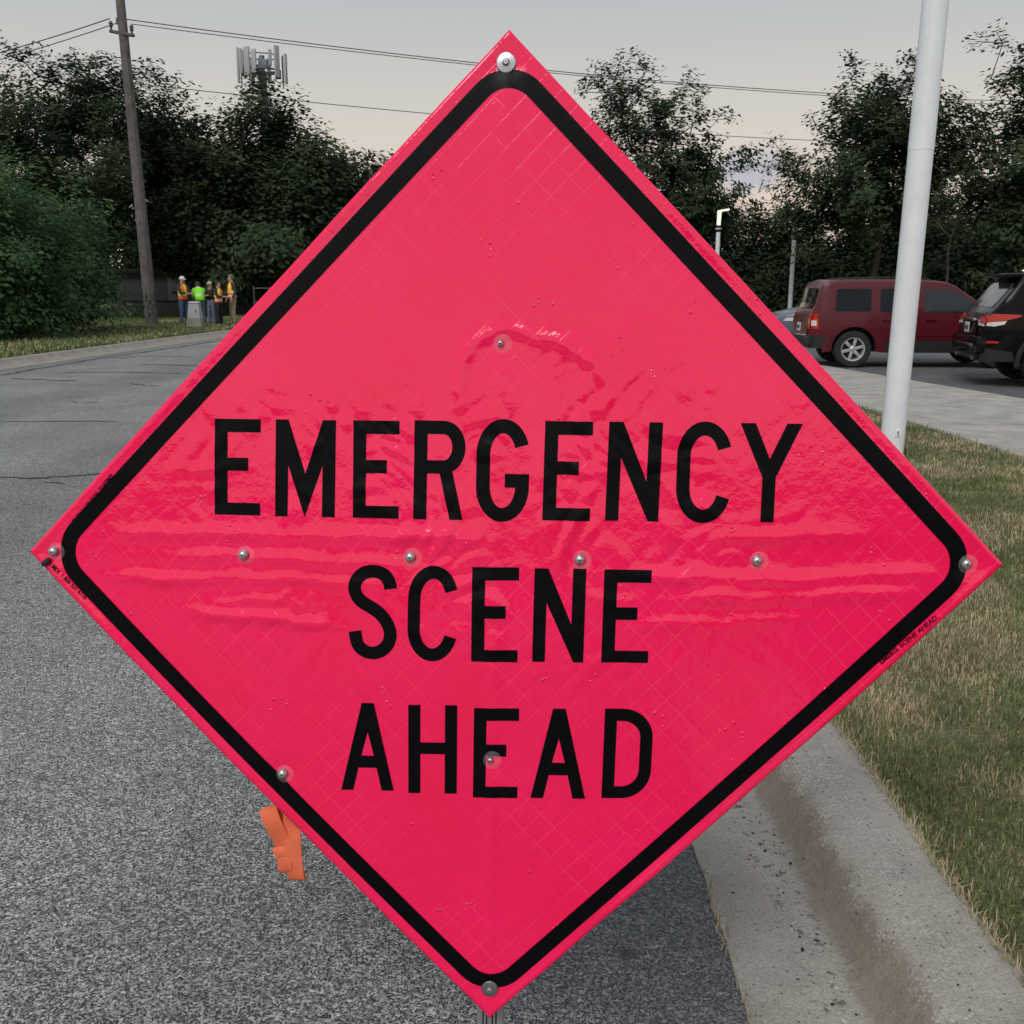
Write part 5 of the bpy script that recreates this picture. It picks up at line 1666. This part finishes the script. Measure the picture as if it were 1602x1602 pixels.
def person(label, loc, rz, h=1.76, shirt=(.02, .02, .024), trouser=(.05, .07, .12), hat=None, hair=(.03, .022, .016), vest="orange", bend=0.0, arms="down", sleeves=True, turn=0.0):
    root = empty("person", loc, label, "person", "workers in safety vests beside the road", rz=rz)
    k_ = h / 1.76
    def sp(x, y, z):      # spine bend forward about the hips (figure faces -y)
        zz = z - .95
        if zz > 0 and bend:
            return Vector((x, y * math.cos(bend) - zz * math.sin(bend), .95 + zz * math.cos(bend) + y * math.sin(bend))) * k_
        return Vector((x, y, z)) * k_
    J = {"pelvis": (sp(0, .02, .95), (.135 * k_, .105 * k_)), "belly": (sp(0, .01, 1.10), (.135 * k_, .10 * k_)), "chest": (sp(0, .0, 1.30), (.155 * k_, .11 * k_)),
         "collar": (sp(0, .01, 1.44), (.085 * k_, .075 * k_)), "neck": (sp(0, -.005, 1.50), .058 * k_), "jaw": (sp(0, -.03, 1.565), .068 * k_), "skull": (sp(0, -.015, 1.66), .092 * k_), "crown": (sp(0, .0, 1.725), .060 * k_),
         "nose": (sp(0, -.125, 1.62), .014 * k_)}
    B = [("pelvis", "belly"), ("belly", "chest"), ("chest", "collar"), ("collar", "neck"), ("neck", "jaw"), ("jaw", "skull"), ("skull", "crown"), ("jaw", "nose")]
    for s, sd in (("l", -1), ("r", 1)):
        if arms == "down": el, wr = (sd * .245, .05, 1.16), (sd * .235, -.09, .93)
        elif arms == "folded": el, wr = (sd * .25, .0, 1.15), (-sd * .02, -.20, 1.20)
        elif arms == "hips": el, wr = (sd * .34, .08, 1.16), (sd * .19, -.06, 1.00)
        else: el, wr = (sd * .23, -.10, 1.18), (sd * .12, -.33, 1.16)          # holding something in front
        hd = tuple(wr[i] + (wr[i] - el[i]) * .30 for i in range(3))
        J["sh" + s] = (sp(sd * .185, .01, 1.405), .066 * k_); J["el" + s] = (sp(*el), .044 * k_); J["wr" + s] = (sp(*wr), .028 * k_); J["pa" + s] = (sp(*hd), (.036 * k_, .022 * k_))
        B += [("collar", "sh" + s), ("sh" + s, "el" + s), ("el" + s, "wr" + s), ("wr" + s, "pa" + s)]
        dv = (J["pa" + s][0] - J["wr" + s][0]).normalized(); sw = dv.orthogonal().normalized()
        for f_, (o_, l_) in enumerate(((-.028, .072), (-.010, .082), (.009, .078), (.026, .060))):
            J[f"f{f_}{s}"] = (J["pa" + s][0] + sw * o_ * k_ + dv * l_ * k_, .0085 * k_); B.append(("pa" + s, f"f{f_}{s}"))
        J["th" + s] = (J["wr" + s][0] + sw * .055 * k_ + dv * .055 * k_, .010 * k_); B.append(("wr" + s, "th" + s))
        J["hip" + s] = (Vector((sd * .095, .02, .88)) * k_, .088 * k_); J["kn" + s] = (Vector((sd * .115, -.01, .49)) * k_, .058 * k_); J["an" + s] = (Vector((sd * .125, .03, .10)) * k_, .042 * k_); J["to" + s] = (Vector((sd * .145, -.13, .045)) * k_, .034 * k_)
        B += [("pelvis", "hip" + s), ("hip" + s, "kn" + s), ("kn" + s, "an" + s), ("an" + s, "to" + s)]
    bo = skin_obj("body", J, B, M_SKIN, root)
    for sd in (-1, 1):
        V, F = lathe_geo([(.001, .011), (.008, .008), (.011, 0), (.008, -.008), (.001, -.011)], 8)
        mesh("eye", [sp(sd * .034, -.098, 1.648) + Vector(v_) for v_ in V], F, M_HOLE, bo)
    # clothes: wider skins over the same joints
    tr = {"waist": (sp(0, .02, 1.06), (.152 * k_, .120 * k_)), "pelvis": (Vector((0, .02, .92)) * k_, (.150 * k_, .122 * k_))}
    tb_ = [("waist", "pelvis")]
    for s, sd in (("l", -1), ("r", 1)):
        for n_, r in (("hip", .108), ("kn", .078), ("an", .066)): tr[n_ + s] = (J[n_ + s][0] + Vector((0, 0, -.03 if n_ == "an" else 0)), r * k_)
        tb_ += [("pelvis", "hip" + s), ("hip" + s, "kn" + s), ("kn" + s, "an" + s)]
        bt = {"heel": (J["an" + s][0] + Vector((0, .02, -.035)), .058 * k_), "ball": (J["to" + s][0] + Vector((0, .02, .008)), (.052 * k_, .046 * k_)), "tip": (J["to" + s][0] + Vector((0, -.05, 0)), (.046 * k_, .038 * k_))}
        skin_obj("boot", bt, [("heel", "ball"), ("ball", "tip")], M_BOOT, root)
    skin_obj("trousers", tr, tb_, mat("trouser_cloth", trouser, .85, var=.15, scale=12), root)
    sh = {"hem": (sp(0, .015, .93), (.158 * k_, .122 * k_)), "belly": (sp(0, .01, 1.12), (.152 * k_, .116 * k_)), "chest": (sp(0, 0, 1.31), (.170 * k_, .126 * k_)), "collar": (sp(0, .01, 1.455), (.085 * k_, .078 * k_))}
    sb = [("hem", "belly"), ("belly", "chest"), ("chest", "collar")]
    for s in "lr":
        sh["sh" + s] = (J["sh" + s][0], .080 * k_)
        e0, e1 = J["el" + s], J["wr" + s]
        sh["up" + s] = (J["sh" + s][0].lerp(e0[0], .72), .064 * k_)
        sb += [("collar", "sh" + s), ("sh" + s, "up" + s)]
        if sleeves:
            sh["el" + s] = (e0[0], .058 * k_); sh["cu" + s] = (e0[0].lerp(e1[0], .9), .043 * k_); sb += [("up" + s, "el" + s), ("el" + s, "cu" + s)]
    skin_obj("shirt", sh, sb, mat("shirt_cloth", shirt, .85, var=.15, scale=12), root)
    if vest:
        rows = [(.93, .182, .142), (1.00, .180, .140), (1.07, .178, .138), (1.13, .180, .140), (1.22, .188, .144), (1.32, .194, .146), (1.40, .182, .128), (1.455, .135, .10), (1.475, .098, .088)]
        n = 20
        V, F, mi = [], [], []
        for z, rx, ry in rows:
            for q in range(n):
                w = 2 * math.pi * q / n
                V.append(sp(rx * math.sin(w), .005 - ry * math.cos(w), z))
        for i in range(len(rows) - 1):
            for q in range(n):
                q2 = (q + 1) % n
                ang = abs(((q + .5) / n * 360 + 180) % 360 - 180)
                if 3 <= i <= 6 and 66 < ang < 114 and i >= 4: continue     # arm holes
                F.append((i * n + q, i * n + q2, (i + 1) * n + q2, (i + 1) * n + q))
                if vest == "lime": mi.append(2 if (i == 2 or (ang > 160 and i > 5)) else 3)
                elif vest == "orange":
                    mi.append({0: 1, 1: 1, 2: 0}.get(i, 1 if (20 < ang < 50 or 135 < ang < 158) else 0))
                else:
                    mi.append({0: 1, 1: 2, 2: 1, 3: 0}.get(i, 0 if (25 < ang < 60 or 125 < ang < 160) else 1))
        vo = mesh("safety_vest", V, F, [VY, VO, VS, VG], root, midx=mi, angle=60)
        sl = vo.modifiers.new("thickness", "SOLIDIFY"); sl.thickness = .012
    hc = sp(0, -.008, 1.672)
    if hat:
        prof = [(.001, .098), (.045, .088), (.082, .055), (.100, .005), (.102, -.022)]
        V, F = lathe_geo(prof, 18)
        for i, v_ in enumerate(V): V[i] = hc + Vector((v_[0] * .94, v_[1] * 1.12, v_[2])) * k_
        cp = mesh("cap", V, F, mat("cap_cloth", hat, .8), root)
        nb = 9
        V = [hc + Vector((.092 * math.sin(w), -.085 * math.cos(w) - .012, -.012)) * k_ for w in np.linspace(-1.2, 1.2, nb)] + [hc + Vector((.080 * math.sin(w), -.085 - .105 * math.cos(w * .9), -.030)) * k_ for w in np.linspace(-1.2, 1.2, nb)]
        F = [(i, i + 1, nb + i + 1, nb + i) for i in range(nb - 1)]
        bo_ = mesh("brim", V, F, cp.data.materials[0], cp)
        bo_.modifiers.new("thickness", "SOLIDIFY").thickness = .006
    else:
        prof = [(.001, .100), (.050, .088), (.086, .052), (.100, .0), (.096, -.045), (.080, -.075)]
        V, F = lathe_geo(prof, 18)
        V = [hc + Vector((v_[0] * .97, v_[1] * 1.08 + (.022 if v_[2] < .02 else .004), v_[2])) * k_ for v_ in V]
        F = [f for f in F if not (sum(V[i].y for i in f) / 4 < hc.y - .045 and sum(V[i].z for i in f) / 4 < hc.z + .03)]
        mesh("hair", V, F, mat("hair_fibre", hair, .7), root)
    return root


GZ = .115
person("worker in white cap, orange and yellow vest and blue jeans, leftmost of the group", (-12.15, 38.6, GZ), R(62), 1.80, (.03, .03, .035), (.05, .08, .16), (.62, .58, .60), vest="orange", arms="front")
person("worker in a bright lime green shirt and vest bending forward behind the grey cabinet", (-11.62, 38.9, GZ), R(205), 1.74, (.22, .80, .03), (.06, .09, .16), None, vest="lime", bend=.62, arms="front")
person("short worker in black shirt, tan hat and blue jeans, third from the left", (-11.05, 38.3, GZ), R(-25), 1.62, (.018, .018, .022), (.10, .14, .22), (.42, .38, .28), vest=None, arms="folded")
person("dark haired worker in orange and yellow vest with black trousers", (-10.70, 38.1, GZ), R(70), 1.62, (.02, .02, .025), (.012, .012, .016), None, vest="yellow", arms="front")
person("tall worker in orange and yellow vest and khaki trousers, rightmost of the group", (-10.32, 38.5, GZ), R(-55), 1.86, (.03, .028, .03), (.24, .20, .13), None, (.16, .11, .08), vest="yellow", arms="down")
